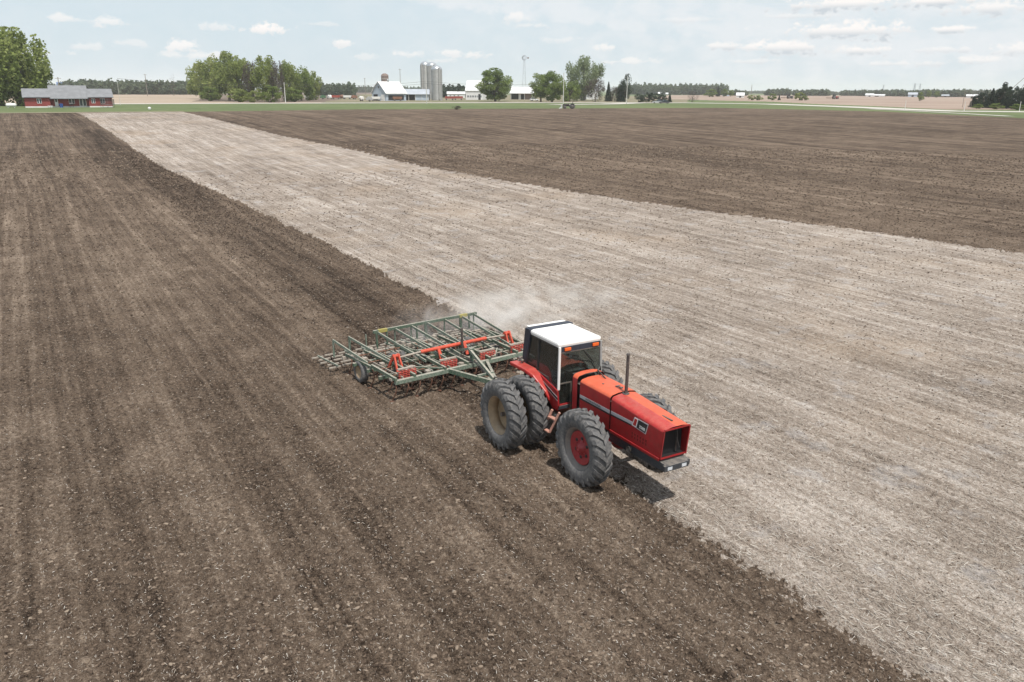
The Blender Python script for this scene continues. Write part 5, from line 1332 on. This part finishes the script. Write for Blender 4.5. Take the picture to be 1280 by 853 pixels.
# dairy barn, shed, silos ----------------------------------------------
def windows_row(e, xs, y, z, w, h):
    for x in xs: window(e, x, y, z, w, h)
def barn():
    loc = G(478, 126.0); k = size_at(loc, 1.0)
    e = empty('dairy_barn', loc, R(24), 'pale barn with wide white metal roof and blue-grey gable end beside the round clay silo', 'barn')
    e.location = G(474, 126.2); e.rotation_euler.z = R(-40)
    # gambrel gable facing left-front, ridge running away to the right
    L0, L1 = -1.0, 11.5; W = 5.0
    pts = [(-W, 0), (W, 0), (W, 3.6), (W*0.55, 5.9), (0, 8.6), (-W*0.55, 6.4), (-W, 3.6)]
    # local: x = across the gable, y = depth
    mb = MB(); mb.prism(pts, 'y', 0, 13); mb.build('wall', M_BWALL, e)
    mb = MB(); o = [(-W-0.5, 3.3), (-W*0.55, 6.5), (0, 8.7), (W*0.55, 6.0), (W+0.6, 3.2), (W+0.6, 3.42), (W*0.55, 6.2), (0, 8.92), (-W*0.55, 6.72), (-W-0.5, 3.52)]
    mb.prism(o, 'y', -0.5, 13.5); mb.build('roof', M_METAL, e)
    mb = MB(); mb.box(-1.0, 1.0, -0.06, 0, 0, 0); mb = MB(); mb.box(-3.9, -0.9, -0.07, 0, 0, 3.0); mb.build('door', M_DARKIN, e)
    mb = MB(); mb.box(1.6, 4.2, -0.07, 0, 0.0, 2.9); mb.build('door', M_DOOR, e)
    window(e, 0, 0, 5.6, 1.1, 1.4)
    mb = MB(); mb.lathe([(0, 0.45), (0.7, 0.45), (0.9, 0.6), (1.4, 0.001)], (0, 6, 8.7), 'z', 10); mb.build('roof_vent', M_HOOP, e)
    mb = MB(); mb.box(W-0.05, W+0.07, 1.5, 11.5, 0.3, 2.6); mb.build('door', M_DARKIN, e)
    # long open shed reaching to the silos
    l2 = G(512, 125.6)
    s = empty('open_shed', l2, R(3), 'long low shed with grey roof and dark open front between barn and silos', 'shed')
    x0, x1 = -size_at(l2, 34), size_at(l2, 24)
    mb = MB(); mb.prism([(0.5, 0), (9, 0), (9, 3.8), (4.6, 4.9), (0.5, 3.2)], 'x', x0, x1); mb.build('wall', M_DARKIN, s)
    mb = MB(); mb.prism([(-0.6, 2.85), (4.6, 5.3), (9.6, 3.5), (9.6, 3.66), (4.6, 5.48), (-0.6, 3.0)], 'x', x0-0.4, x1+0.4); mb.build('roof', M_GMET, s)
    for i in range(8):
        mb = MB(); x = x0+0.3+i*(x1-x0-0.6)/7; mb.box(x-0.12, x+0.12, -0.1, 0.12, 0, 3.0); mb.build('post', M_WPOLE, s)
    mb = MB(); mb.box(x1-7, x1, 0.05, 0.48, 0, 2.9); mb.build('panel', M_BWALL, s)
    # round clay silo
    l3 = G(482, 121.5); q = size_at(l3, 1)
    c = empty('clay_silo', l3, 0, 'short brown clay-block silo with a domed roof behind the barn', 'silo')
    r = 4.6*q
    mb = MB(); mb.lathe([(0, r), (27.5*q-r*0.6, r)], (0,0,0), 'z', 28); mb.build('wall', M_CLAY, c)
    mb = MB(); z0 = 27.5*q-r*0.6; mb.lathe([(z0, r*1.04), (z0+r*0.35, r*0.9), (z0+r*0.62, r*0.55), (z0+r*0.75, 0.001)], (0,0,0), 'z', 28); mb.build('domed_roof', M_CLAY, c)
    mb = MB()
    for z in range(3, int(z0), 3): mb.lathe([(z, r+0.02), (z, r+0.10), (z+0.25, r+0.10), (z+0.25, r+0.02)], (0,0,0), 'z', 28)
    mb.build('hoop', M_WPOLE, c)
barn()
def silo(px, base, top, wpx, label, chute=1):
    l = G(px, base); q = size_at(l, 1); e = empty('concrete_silo', l, 0, label, 'silo', 'silos beside the long shed')
    r = wpx*q/2; H = (base-top)*q; z0 = H-r*0.75
    mb = MB(); mb.lathe([(0, r), (z0, r)], (0,0,0), 'z', 40); w = mb.build('wall', M_CONC, e)
    mb = MB(); P = [(z0+0.02, r*1.02)]+[(z0+r*0.75*math.sin(a), r*1.02*math.cos(a)) for a in [i*math.pi/14 for i in range(1, 7)]]+[(z0+r*0.75, 0.001)]; mb.lathe(P, (0,0,0), 'z', 40); mb.build('domed_roof', M_HOOP, e)
    mb = MB(); z = 0.6
    while z < z0-0.2:
        mb.lathe([(z, r+0.005), (z, r+0.05), (z+0.07, r+0.05), (z+0.07, r+0.005)], (0,0,0), 'z', 40); z += 0.62
    mb.build('hoops', M_HOOP, w)
    mb = MB(); a = R(-60 if chute > 0 else -120); mb.tube([((r+0.35)*math.cos(a), (r+0.35)*math.sin(a), 0.5), ((r+0.35)*math.cos(a), (r+0.35)*math.sin(a), z0+0.8)], 0.42, 10); mb.build('chute', M_CONC, e)
    return e
silo(532.5, 123.6, 79.5, 12.5, 'left concrete silo with a shining dome, behind the other two', -1)
silo(540.5, 124.2, 80.3, 12.8, 'middle concrete silo with a metal dome')
silo(546.5, 125.7, 84.2, 13.6, 'right-hand and nearest concrete silo, lower than the others')

def white_buildings():
    # low white shed
    l = G(570, 122.6); q = size_at(l, 1); e = empty('low_white_shed', l, R(2), 'low long white shed between the silos and the white barn', 'shed')
    gable(e, -11*q, 11*q, 0, 9, 2.6, 3.9, M_WWALL, M_METAL); windows_row(e, [-7*q, -2*q, 3*q], 0, 1.0, 1.0, 0.9)
    # tall white barn
    l = G(594, 125.0); q = size_at(l, 1); e = empty('white_barn', l, R(-8), 'white barn with a steep tall roof half hidden by the round tree', 'barn')
    gable(e, -12*q, 10*q, 0, 11, 5.0, 10.0, M_WWALL, M_METAL)
    windows_row(e, [-9*q+i*3.2*q for i in range(6)], 0, 1.2, 1.0, 1.2)
    mb = MB(); mb.box(4*q, 7*q, -0.06, 0, 0, 3); mb.build('door', M_DARKIN, e)
    # red wagons under it
    for px, b, lb in ((562, 125.4, 'red farm wagon parked right of the silos'), (573, 125.2, 'red farm wagon parked before the low white shed')):
        l = G(px, b); w = empty('farm_wagon', l, R(5), lb, 'wagon', 'red wagons by the silos')
        mb = MB(); mb.box(-2.4, 2.4, -1.0, 1.0, 0.8, 1.9); mb.build('box', simple('wagon_red', (0.28,0.05,0.035), 0.7), w)
        for x in (-1.6, 1.6):
            for s in (-1.05, 1.05):
                mb = MB(); mb.lathe([(-0.12, 0.001), (-0.12, 0.42), (0.12, 0.42), (0.12, 0.001)], (x, s, 0.42), 'y', 14); mb.build('wheel', M_TYRE, w)
    # machine shed right of the tree
    l = G(652, 124.6); q = size_at(l, 1); e = empty('machine_shed', l, R(-4), 'open shed with a broad white metal roof below the windmill', 'shed')
    mb = MB(); mb.prism([(1.0, 0), (10, 0), (10, 4.4), (5.5, 6.0), (1.0, 4.1)], 'x', -14*q, 15*q); mb.build('wall', M_WWALL, e)
    mb = MB(); mb.prism([(-0.5, 3.3), (5.5, 6.9), (10.6, 4.2), (10.6, 4.36), (5.5, 7.1), (-0.5, 3.46)], 'x', -15*q, 16*q); mb.build('roof', M_METAL, e)
    mb = MB(); mb.box(-13*q, -4*q, 0.9, 0.99, 0, 3.3); mb.box(-1*q, 3*q, 0.9, 0.99, 0, 3.0); mb.build('opening', M_DARKIN, e)
    mb = MB(); mb.box(4*q, 12*q, 0.9, 0.99, 0, 3.2); mb.build('panel', M_CLAY, e)
    # white farmhouse among the trees
    l = G(737, 124.6); q = size_at(l, 1); e = empty('farmhouse', l, R(-10), 'white gabled farmhouse half hidden among the yard trees', 'house')
    gable(e, -9*q, 9*q, 3, 11, 5.0, 8.0, M_WWALL, M_SHING); gable(e, -4*q, 4*q, 0, 6, 5.2, 8.2, M_WWALL, M_SHING, axis='y')
    windows_row(e, [-2*q, 2*q], 0, 1.2, 1.1, 1.6); windows_row(e, [-1.8*q, 1.8*q], 0, 3.8, 1.0, 1.3); windows_row(e, [-7*q, 7*q], 3, 1.2, 1.1, 1.6)
    mb = MB(); mb.box(-0.5, 0.5, 6.5, 7.5, 7.0, 9.3); mb.build('chimney', M_CLAY, e)
white_buildings()
def far_building(px, d, w, dep, eave, ridge, wall, roof, label, cat='shed', yaw=0.0):
    e = empty('far_'+cat, GD(px, d), house_yaw(px)+yaw, label, cat, 'far farm buildings'); gable(e, -w/2, w/2, 0, dep, eave, ridge, wall, roof)
    mb = MB(); mb.box(-w*0.12, w*0.12, -0.08, -0.01, 0, eave*0.75); mb.build('door', M_DARKIN, e)
    return e
far_building(825, 1120, 4.5, 5, 1.6, 3.4, M_WWALL, M_METAL, 'tiny white house on the far ridge, left of a smaller one', 'house')
far_building(834, 1120, 3, 4, 1.4, 2.6, M_WWALL, M_METAL, 'smaller of two tiny white houses on the far ridge', 'house')
far_building(926, 700, 6, 6, 1.8, 3.8, M_WWALL, M_METAL, 'small white shed with a bright roof in the far field')
far_building(908, 900, 7, 6, 2.5, 4.5, M_BWALL, M_GMET, 'grey roofed house among far trees left of the white shed', 'house')
far_building(1097, 1000, 16, 8, 1.3, 2.4, M_WWALL, M_METAL, 'long low white shed on the far right horizon')
far_building(1088, 985, 8, 8, 1.6, 3.2, M_WWALL, M_METAL, 'white building joined to the left of the long far shed')
far_building(1142, 1000, 9, 8, 2.5, 4.5, M_BWALL, M_GMET, 'bluish far house at the foot of the lattice mast', 'house')
far_building(1217, 900, 10, 8, 1.6, 3.0, M_WWALL, M_METAL, 'white roof seen between power poles and the evergreens')
far_building(1183, 1000, 7, 7, 1.5, 2.6, M_CLAY, M_GMET, 'brown low far house left of the power poles', 'house')
far_building(80, 1150, 14, 10, 9, 12, M_BWALL, simple('far_blue_roof', (0.10,0.16,0.30), 0.7), 'far building with a blue roof between cottonwoods and treeline', 'barn')

# windmill -------------------------------------------------------------
def windmill():
    l = G(655, 122.4); q = size_at(l, 1); H = (122.4-76.5)*q
    e = empty('windmill', l, 0, 'tall metal farm windmill with lattice tower and tail vane', 'windmill')
    b = 1.7; t = 0.28; mb = MB()
    for sx in (-1, 1):
        for sy in (-1, 1): mb.bar((sx*b, sy*b, 0), (sx*t, sy*t, H), 0.17)
    n = 8
    for i in range(n):
        z0, z1 = H*i/n, H*(i+1)/n; w0 = b+(t-b)*i/n; w1 = b+(t-b)*(i+1)/n
        for (a, c) in (((-1,-1),(1,-1)),((1,-1),(1,1)),((1,1),(-1,1)),((-1,1),(-1,-1))):
            mb.bar((a[0]*w0, a[1]*w0, z0), (c[0]*w1, c[1]*w1, z1), 0.06); mb.bar((a[0]*w1, a[1]*w1, z1), (c[0]*w1, c[1]*w1, z1), 0.06)
    mb.build('tower', M_HOOP, e)
    wh = MB(); r = 1.75
    for k in range(18):
        a = k*math.pi/9; c, s = math.cos(a), math.sin(a); c2, s2 = math.cos(a+0.22), math.sin(a+0.22)
        wh.add([(c*0.7, -0.6, H+0.6+s*0.7), (c*r, -0.6, H+0.6+s*r), (c2*r, -0.42, H+0.6+s2*r), (c2*0.7, -0.5, H+0.6+s2*0.7),
                (c*0.7, -0.57, H+0.6+s*0.7), (c*r, -0.57, H+0.6+s*r), (c2*r, -0.39, H+0.6+s2*r), (c2*0.7, -0.47, H+0.6+s2*0.7)], [(0,1,2,3),(7,6,5,4),(0,4,5,1),(1,5,6,2),(2,6,7,3),(3,7,4,0)])
    wh.tube([(r*1.0*math.cos(i*math.pi/12), -0.5, H+0.6+r*1.0*math.sin(i*math.pi/12)) for i in range(25)], 0.05, 4)
    wh.build('blade_wheel', M_GMET, e)
    mb = MB(); mb.tube([(0, -0.6, H+0.6), (0, 0.3, H+0.6), (2.2, 0.3, H+0.6)], 0.06, 5); mb.prism([(1.9, H+0.35), (3.0, H+0.0), (3.2, H+1.2), (1.9, H+0.85)], 'y', 0.27, 0.33); mb.build('tail_vane', M_CLAY, e)
windmill()

# poles and wires ------------------------------------------------------
def pole(name, px, base, top, label, group=None, r=0.16, mat=None, arm=True, d=None, n_arm=1):
    l = GD(px, d) if d else G(px, base); H = size_at(l, base-top); e = empty(name, l, house_yaw(px), label, 'pole', group)
    mb = MB(); mb.tube([(0,0,-0.5), (0,0,H)], r, 8, r*0.72); mb.build('shaft', mat or M_POLE, e)
    if arm:
        for i in range(n_arm):
            mb = MB(); mb.bar((-1.2, 0, H-0.5-i*1.1), (1.2, 0, H-0.5-i*1.1), 0.12, 0.14); a = mb.build('crossarm', mat or M_POLE, e)
            mb = MB()
            for x in (-1.05, -0.4, 0.4, 1.05): mb.lathe([(0, 0.05), (0.12, 0.07), (0.22, 0.001)], (x, 0, H-0.43-i*1.1), 'z', 6)
            mb.build('insulators', M_WPOLE, a)
    return l, H
gp = 'utility poles along the country road'
tops = []
for px, b, t, r, m, arm, lb in ((357,129.5,104.5,0.17,M_WPOLE,False,'pale utility pole in front of the grove'), (533.4,130.0,84,0.15,M_WPOLE,False,'tall thin pale pole in front of the silos'),
      (704,130.0,93,0.18,M_WPOLE,False,'pale pole between the farmyard trees'), (783,130.4,98,0.15,M_WPOLE,False,'thin pole in front of the tall dark pine')):
    l, H = pole('utility_pole', px, b, t, lb, gp, r, m, arm); tops.append((l, H))
pole('utility_pole', 74.5, 112, 84.5, 'thin dark pole rising behind the left part of the red house', None, 0.22, None, True, 420)
pole('utility_pole', 119.5, 116, 100, 'short pale pole behind the right part of the red house', None, 0.16, M_WPOLE, False, 300)
pole('utility_pole', 183.5, 112, 86, 'far thin pole above the treeline left of the grove', None, 0.25, M_POLE, True, 640)
pole('utility_pole', 501, 121, 88, 'dark pole between the clay silo and the concrete silos', None, 0.22)
pole('utility_pole', 456.5, 114, 94, 'far thin dark pole left of the pale barn', None, 0.25, None, True, 800)
pole('utility_pole', 939.5, 117, 104, 'lone thin pole on the horizon between far woods', None, 0.35, None, False, 1000)
pole('marker_post', 1131, 137.4, 126.5, 'short pale post beside the road at the right', 'pale posts by the road at right', 0.10, M_WPOLE, False)
pole('marker_post', 1205, 139.0, 127.5, 'short pale post under the power poles', 'pale posts by the road at right', 0.10, M_WPOLE, False)
pole('marker_post', 1274, 139.6, 127.5, 'short pale post in front of the dark evergreens', 'pale posts by the road at right', 0.10, M_WPOLE, False)
# a bare snag standing in the dry field
tree_px('bare_tree', 217.5, 120, 92, 9, tree_meshes('oval', L_TWIG, 500, 0.25, 141), 'thin bare tree standing in the dry field left of the grove')
for x in (186, 190):
    tree_px('shrub', x, 113.6, 108, 6, BAREG, 'small dark shrub at the far edge of the dry field, %s of two' % ('left' if x == 186 else 'right'), cat='bush')
def wire(a, b, label, offs=(-0.2, 0.2), sag=1.2, r=0.035):
    mb = MB()
    for o in offs:
        pts = []
        for i in range(13):
            t = i/12; p = a.lerp(b, t)+Vector((0, o, o*2-sag*4*t*(1-t))); pts.append(p)
        mb.tube(pts, r, 4)
    o = mb.build('overhead_wire', M_BLACK); tag(o, label, 'wire', 'overhead wires along the road')
T = [l+Vector((0, 0, H-0.7)) for l, H in tops]
TL = G(120, 131.2)+Vector((0, 0, 8.6))
pole('utility_pole', 150.5, 131.4, 104.5, 'slim pole at the roadside right of the red house', None, 0.07, M_WPOLE, False)
wire(G(150.5, 131.4)+Vector((0, 0, 8.0)), Vector((T[0].x, T[0].y, T[0].z)), 'wires crossing in front of the grove to its pale pole')
wire(T[0], Vector((T[1].x, T[1].y, T[0].z+1)), 'wires from the grove pole to the pole at the silos')
wire(Vector((T[1].x, T[1].y, T[0].z+1)), Vector((T[2].x, T[2].y, T[0].z+1)), 'wires from the silo pole to the pole in the farmyard trees')
# H-frame power structure
def hframe():
    l = G(1203, 134.5); q = size_at(l, 1); e = empty('power_line_frame', l, house_yaw(1210), 'three tall dark power poles joined by high crossbars at the right', 'power line')
    for x, z in ((0, 23), (9.2, 22), (18, 21.5)):
        mb = MB(); mb.tube([(x*q, 0, 0), (x*q, 0, z*q)], 0.09, 7, 0.06); mb.build('pole', M_POLE, e)
    mb = MB(); mb.bar((-0.5*q, 0, 20.0*q), (21*q, 0, 18.8*q), 0.10); mb.build('crossbar', M_POLE, e)
    mb = MB(); mb.bar((-0.3*q, 0, 17*q), (9*q, 0, 17.5*q), 0.07); mb.bar((0, 0, 13*q), (2.5*q, 0.2, 17*q), 0.04); mb.build('brace', M_POLE, e)
hframe()
def lattice(px, d, hpx, label):
    l = GD(px, d); H = d*hpx/FPX; e = empty('lattice_mast', l, 0, label, 'mast', 'far lattice masts'); mb = MB(); b = H*0.10; n = 6
    for sx in (-1, 1):
        for sy in (-1, 1): mb.bar((sx*b, sy*b, 0), (sx*b*0.15, sy*b*0.15, H), 0.30)
    for i in range(n):
        w = b*(1-0.85*i/n); w2 = b*(1-0.85*(i+1)/n); z, z2 = H*i/n, H*(i+1)/n
        mb.bar((-w, -w, z), (w2, -w2, z2), 0.18); mb.bar((w, -w, z), (-w2, -w2, z2), 0.18); mb.bar((-w, w, z), (w2, w2, z2), 0.18)
    mb.build('tower', M_GMET, e); mb = MB(); mb.bar((-H*0.22, 0, H*0.94), (H*0.22, 0, H*0.94), 0.35); mb.bar((-H*0.16, 0, H*0.78), (H*0.16, 0, H*0.78), 0.3); mb.build('crossarm', M_GMET, e)
lattice(1143, 1400, 13, 'left of two faint lattice masts on the right horizon'); lattice(1149.5, 1800, 12, 'right of two faint lattice masts on the right horizon'); lattice(1104, 2000, 10.5, 'faint far mast above the long white sheds')
# grain elevator spouts at the right edge
def elevator():
    l = G(1284, 133); q = size_at(l, 1); e = empty('grain_elevator', l, 0, 'grain elevator tower with slanting spouts behind the evergreens at the right edge', 'elevator')
    mb = MB()
    for sx in (-0.7, 0.7):
        for sy in (-0.7, 0.7): mb.bar((sx, sy, 0), (sx, sy, 45*q), 0.10)
    for i in range(10): mb.bar((-0.7, -0.7, i*4.3*q), (0.7, -0.7, (i+1)*4.3*q), 0.06); mb.bar((-0.7, -0.7, i*4.3*q), (0.7, -0.7, i*4.3*q), 0.06)
    mb.build('tower', M_HOOP, e); mb = MB(); mb.box(-0.8, 0.8, -0.8, 0.8, 42*q, 46*q); mb.build('head', M_HOOP, e)
    for a, z in ((-22, 22), (-12, 20)):
        mb = MB(); mb.tube([(0, 0, 44*q), (a*q, 0, z*q)], 0.09, 6); mb.build('spout', M_POLE, e)
    for i, (x, r_) in enumerate(((-20, 2.6), (-9, 2.8))):
        mb = MB(); mb.lathe([(0, r_), (3.2, r_), (4.6, 0.4), (4.7, 0.001)], (x*q, 0, 0), 'z', 24); mb.build('bin', M_HOOP, e)
elevator()

# parked vehicles ------------------------------------------------------
def wheel_simple(par, x, y, r, w, name='wheel'):
    mb = MB(); mb.lathe([(-w/2, r*0.5), (-w/2, r*0.93), (-w*0.3, r), (w*0.3, r), (w/2, r*0.93), (w/2, r*0.5)], (0,0,0), 'y', 18); t = mb.build(name, M_TYRE, par); t.location = (x, y, r)
    mb = MB(); mb.lathe([(-w*0.45, 0.001), (-w*0.4, r*0.5), (w*0.4, r*0.5), (w*0.45, 0.001)], (0,0,0), 'y', 12); mb.build('rim', M_STEEL, t)
def parked_tractor():
    l = G(712, 136.4); l = l+Vector((0, 0, 0.05)); e = empty('parked_tractor', l, R(185), 'small dark old tractor with a loader parked at the field edge', 'tractor')
    mb = MB(); mb.prism([(0.2, 0.7), (2.0, 0.7), (2.05, 1.35), (0.2, 1.5)], 'y', -0.32, 0.32); mb.build('hood', M_BLACK, e, bevel=0.05)
    mb = MB(); mb.box(-1.1, 0.2, -0.35, 0.35, 0.6, 0.95); mb.build('frame', M_FRAME, e)
    mb = MB(); mb.box(-0.75, -0.25, -0.25, 0.25, 0.95, 1.1); mb.box(-0.85, -0.75, -0.25, 0.25, 0.95, 1.5); mb.build('seat', M_SEAT, e)
    mb = MB()
    for s in (-0.75, 0.75): mb.prism([(-1.35, 1.0), (-1.2, 1.45), (-0.6, 1.5), (-0.2, 1.2)], 'y', s-0.2, s+0.2)
    mb.build('fender', M_BLACK, e)
    mb = MB()
    for s in (-0.5, 0.5): mb.bar((-0.9, s, 0.9), (-0.9, s, 2.15), 0.07)
    mb.bar((-0.9, -0.5, 2.15), (-0.9, 0.5, 2.15), 0.07); mb.build('roll_bar', M_BLACK, e)
    mb = MB(); mb.tube([(0.2, 0, 1.45), (-0.15, 0, 1.6)], 0.03); mb.lathe([(0, 0.18), (0.03, 0.18)], (-0.15, 0, 1.58), 'z', 12); mb.build('steering_wheel', M_BLACK, e)
    mb = MB()
    for s in (-0.45, 0.45): mb.bar((0.1, s, 1.3), (1.5, s, 1.1), 0.1); mb.bar((1.5, s, 1.1), (2.5, s, 0.5), 0.1)
    mb.build('loader_arm', M_STEEL, e)
    mb = MB(); mb.prism([(2.45, 0.15), (3.2, 0.12), (2.6, 0.35), (2.55, 1.05), (2.42, 1.05)], 'y', -0.9, 0.9); mb.build('bucket', M_WWALL, e)
    for s in (-0.75, 0.75): wheel_simple(e, -0.75, s, 0.72, 0.38)
    for s in (-0.6, 0.6): wheel_simple(e, 1.5, s, 0.42, 0.26)
    mb = MB(); mb.box(-1.6, -1.1, -0.6, 0.6, 0.35, 1.0); mb.build('rear_weight', M_STEEL, e)
parked_tractor()
def car(px, base, label, paint, rz, name='parked_car', truck=False):
    l = G(px, base); e = empty(name, l, rz, label, 'car' if not truck else 'pickup')
    m = simple('car_paint_'+paint[0], paint[1], 0.3, var=0.03)
    P = [(-2.2, 0.35), (2.2, 0.35), (2.25, 0.75), (1.2, 0.95), (0.75, 1.0), (-2.0, 1.0), (-2.25, 0.8)]
    mb = MB(); mb.prism(P, 'y', -0.88, 0.88); mb.build('body', m, e, bevel=0.06)
    mb = MB(); cab_ = [(-1.7, 1.0), (0.8, 1.0), (0.2, 1.48), (-1.2, 1.48)] if not truck else [(-0.5, 1.0), (0.9, 1.0), (0.4, 1.65), (-0.4, 1.65)]
    mb.prism(cab_, 'y', -0.74, 0.74); mb.build('windows', M_GLZ, e, bevel=0.04)
    mb = MB(); z = cab_[2][1]; mb.box(cab_[3][0]+0.05, cab_[2][0]-0.05, -0.70, 0.70, z-0.02, z+0.04); mb.build('roof', m, e)
    for x in (-1.4, 1.4):
        for s in (-0.8, 0.8): wheel_simple(e, x, s, 0.33, 0.22)
    for s in (-0.6, 0.6):
        mb = MB(); mb.box(2.22, 2.27, s-0.15, s+0.15, 0.62, 0.76); mb.build('headlight', M_LENS, e)
    return e
car(822, 129.6, 'silver car parked by the low evergreen row', ('silver', (0.45,0.46,0.48)), R(170))
car(830, 129.8, 'dark car parked right behind the silver one', ('dark', (0.03,0.035,0.045)), R(175))
car(668, 126.4, 'white car parked in the farmyard below the windmill', ('white', (0.75,0.75,0.75)), R(20))
# old machines beside the pale barn
cols = {'white': (0.70,0.69,0.66), 'red': (0.35,0.07,0.05), 'rust': (0.22,0.11,0.07), 'grey': (0.35,0.35,0.35), 'green': (0.06,0.14,0.07)}
def old_machine(px, base, colour, kind, label, rz):
    l = G(px, base); e = empty('old_farm_machine' if kind else 'farm_wagon', l, rz, label, 'machine' if kind else 'wagon', 'old machinery beside the barn')
    m = simple('weathered_'+colour, cols[colour], 0.8, var=0.2)
    if kind == 0:
        mb = MB(); mb.box(-2.0, 2.0, -0.9, 0.9, 0.8, 1.0); mb.prism([(-2.0, 1.0), (2.0, 1.0), (2.3, 2.0), (-2.3, 2.0)], 'y', -1.0, 1.0); mb.build('box', m, e)
        mb = MB(); mb.bar((2.0, 0, 0.8), (3.8, 0, 0.4), 0.1); mb.build('tongue', M_STEEL, e)
        for x in (-1.4, 1.4):
            for s in (-0.95, 0.95): wheel_simple(e, x, s, 0.4, 0.2)
    else:
        mb = MB(); mb.lathe([(-1.0, 0.001), (-1.0, 0.9), (1.0, 0.9), (1.0, 0.001)], (0, 0, 1.3), 'y', 16) if kind == 2 else mb.prism([(-1.6, 0.6), (1.5, 0.6), (1.2, 1.9), (-0.4, 2.2), (-1.6, 1.4)], 'y', -0.9, 0.9)
        mb.build('housing', m, e, bevel=0.05)
        mb = MB(); mb.bar((1.3, 0, 0.9), (3.0, 0, 0.5), 0.12); mb.bar((-1.0, 0.3, 1.8), (-2.4, 0.6, 2.6), 0.18); mb.build('chute', M_STEEL, e)
        for s in (-1.05, 1.05): wheel_simple(e, 0, s, 0.45, 0.22)
for a in ((386,124.6,'white',0,'white wagon, leftmost of the old machinery by the grove',0.2),(393,125.0,'grey',1,'grey old machine next to the leftmost white wagon',0.9),(404,124.2,'green',1,'green old machine in the row between grove and barn',0.4),(412,124.0,'white',1,'white old machine left of the red one in the row',2.2),
          (420,124.2,'red',0,'red wagon in the middle of the old machinery row',0.1),(428,123.8,'rust',2,'rusty round-bodied machine right of the red wagon',1.0),(434,124.2,'white',0,'white wagon right of the rusty round-bodied machine',0.3),(443,124.4,'rust',1,'rusty machine nearest the left side of the pale barn',0.7),
          (452,126.6,'white',2,'white round-bodied machine in front of the pale barn, left',0.6),(462,127.2,'grey',1,'grey machine in front of the dark barn door',0.2),(470,126.6,'white',0,'white wagon in front of the pale barn, right',0.1),(497,126.6,'rust',0,'rusty wagon in front of the open shed',0.1)):
    old_machine(*a)
# tiny machines in the far bare field
def far_tractor(px, d, label):
    e = empty('far_tractor', GD(px, d), 0.2, label, 'tractor', 'tractors in the far bare field')
    mb = MB(); mb.prism([(0.0, 0.9), (2.6, 0.9), (2.6, 1.8), (0.0, 1.9)], 'y', -0.5, 0.5); mb.build('hood', M_RED if px > 1000 else M_BLACK, e)
    mb = MB(); mb.box(-1.6, 0.0, -0.8, 0.8, 1.0, 3.1); mb.build('cab', M_BLACK, e)
    for s in (-1, 1): wheel_simple(e, -0.9, s, 0.95, 0.6); wheel_simple(e, 1.9, s*0.9, 0.65, 0.4)
    mb = MB(); mb.bar((-5, -3, 0.7), (-5, 3, 0.7), 0.4); mb.bar((-1.6, 0, 0.8), (-5, 0, 0.7), 0.25); mb.build('towed_tool', M_RUST, e)
far_tractor(988, 640, 'tiny dark tractor working left of the largest far bush'); far_tractor(1045, 640, 'tiny red tractor alone in the far bare field')

# ------------------------------------------------------------------ the hazy air
def build_haze():
    m = bpy.data.materials.new('haze'); m.use_nodes = True; t = m.node_tree; t.nodes.clear()
    out = N(t, 'ShaderNodeOutputMaterial'); pv = N(t, 'ShaderNodeVolumePrincipled'); t.links.new(pv.outputs[0], out.inputs['Volume'])
    pv.inputs['Color'].default_value = (0.96,0.985,1.0,1); pv.inputs['Density'].default_value = HAZE; pv.inputs['Anisotropy'].default_value = -0.2
    mb = MB(); mb.box(-9500, 9500, -9500, 9500, -2.0, 60.0); o = mb.build('haze', m); o['kind'] = 'stuff'
    tag(o, 'thin pale haze in the air towards the horizon', 'haze')
HAZE = 0.00014
build_haze()
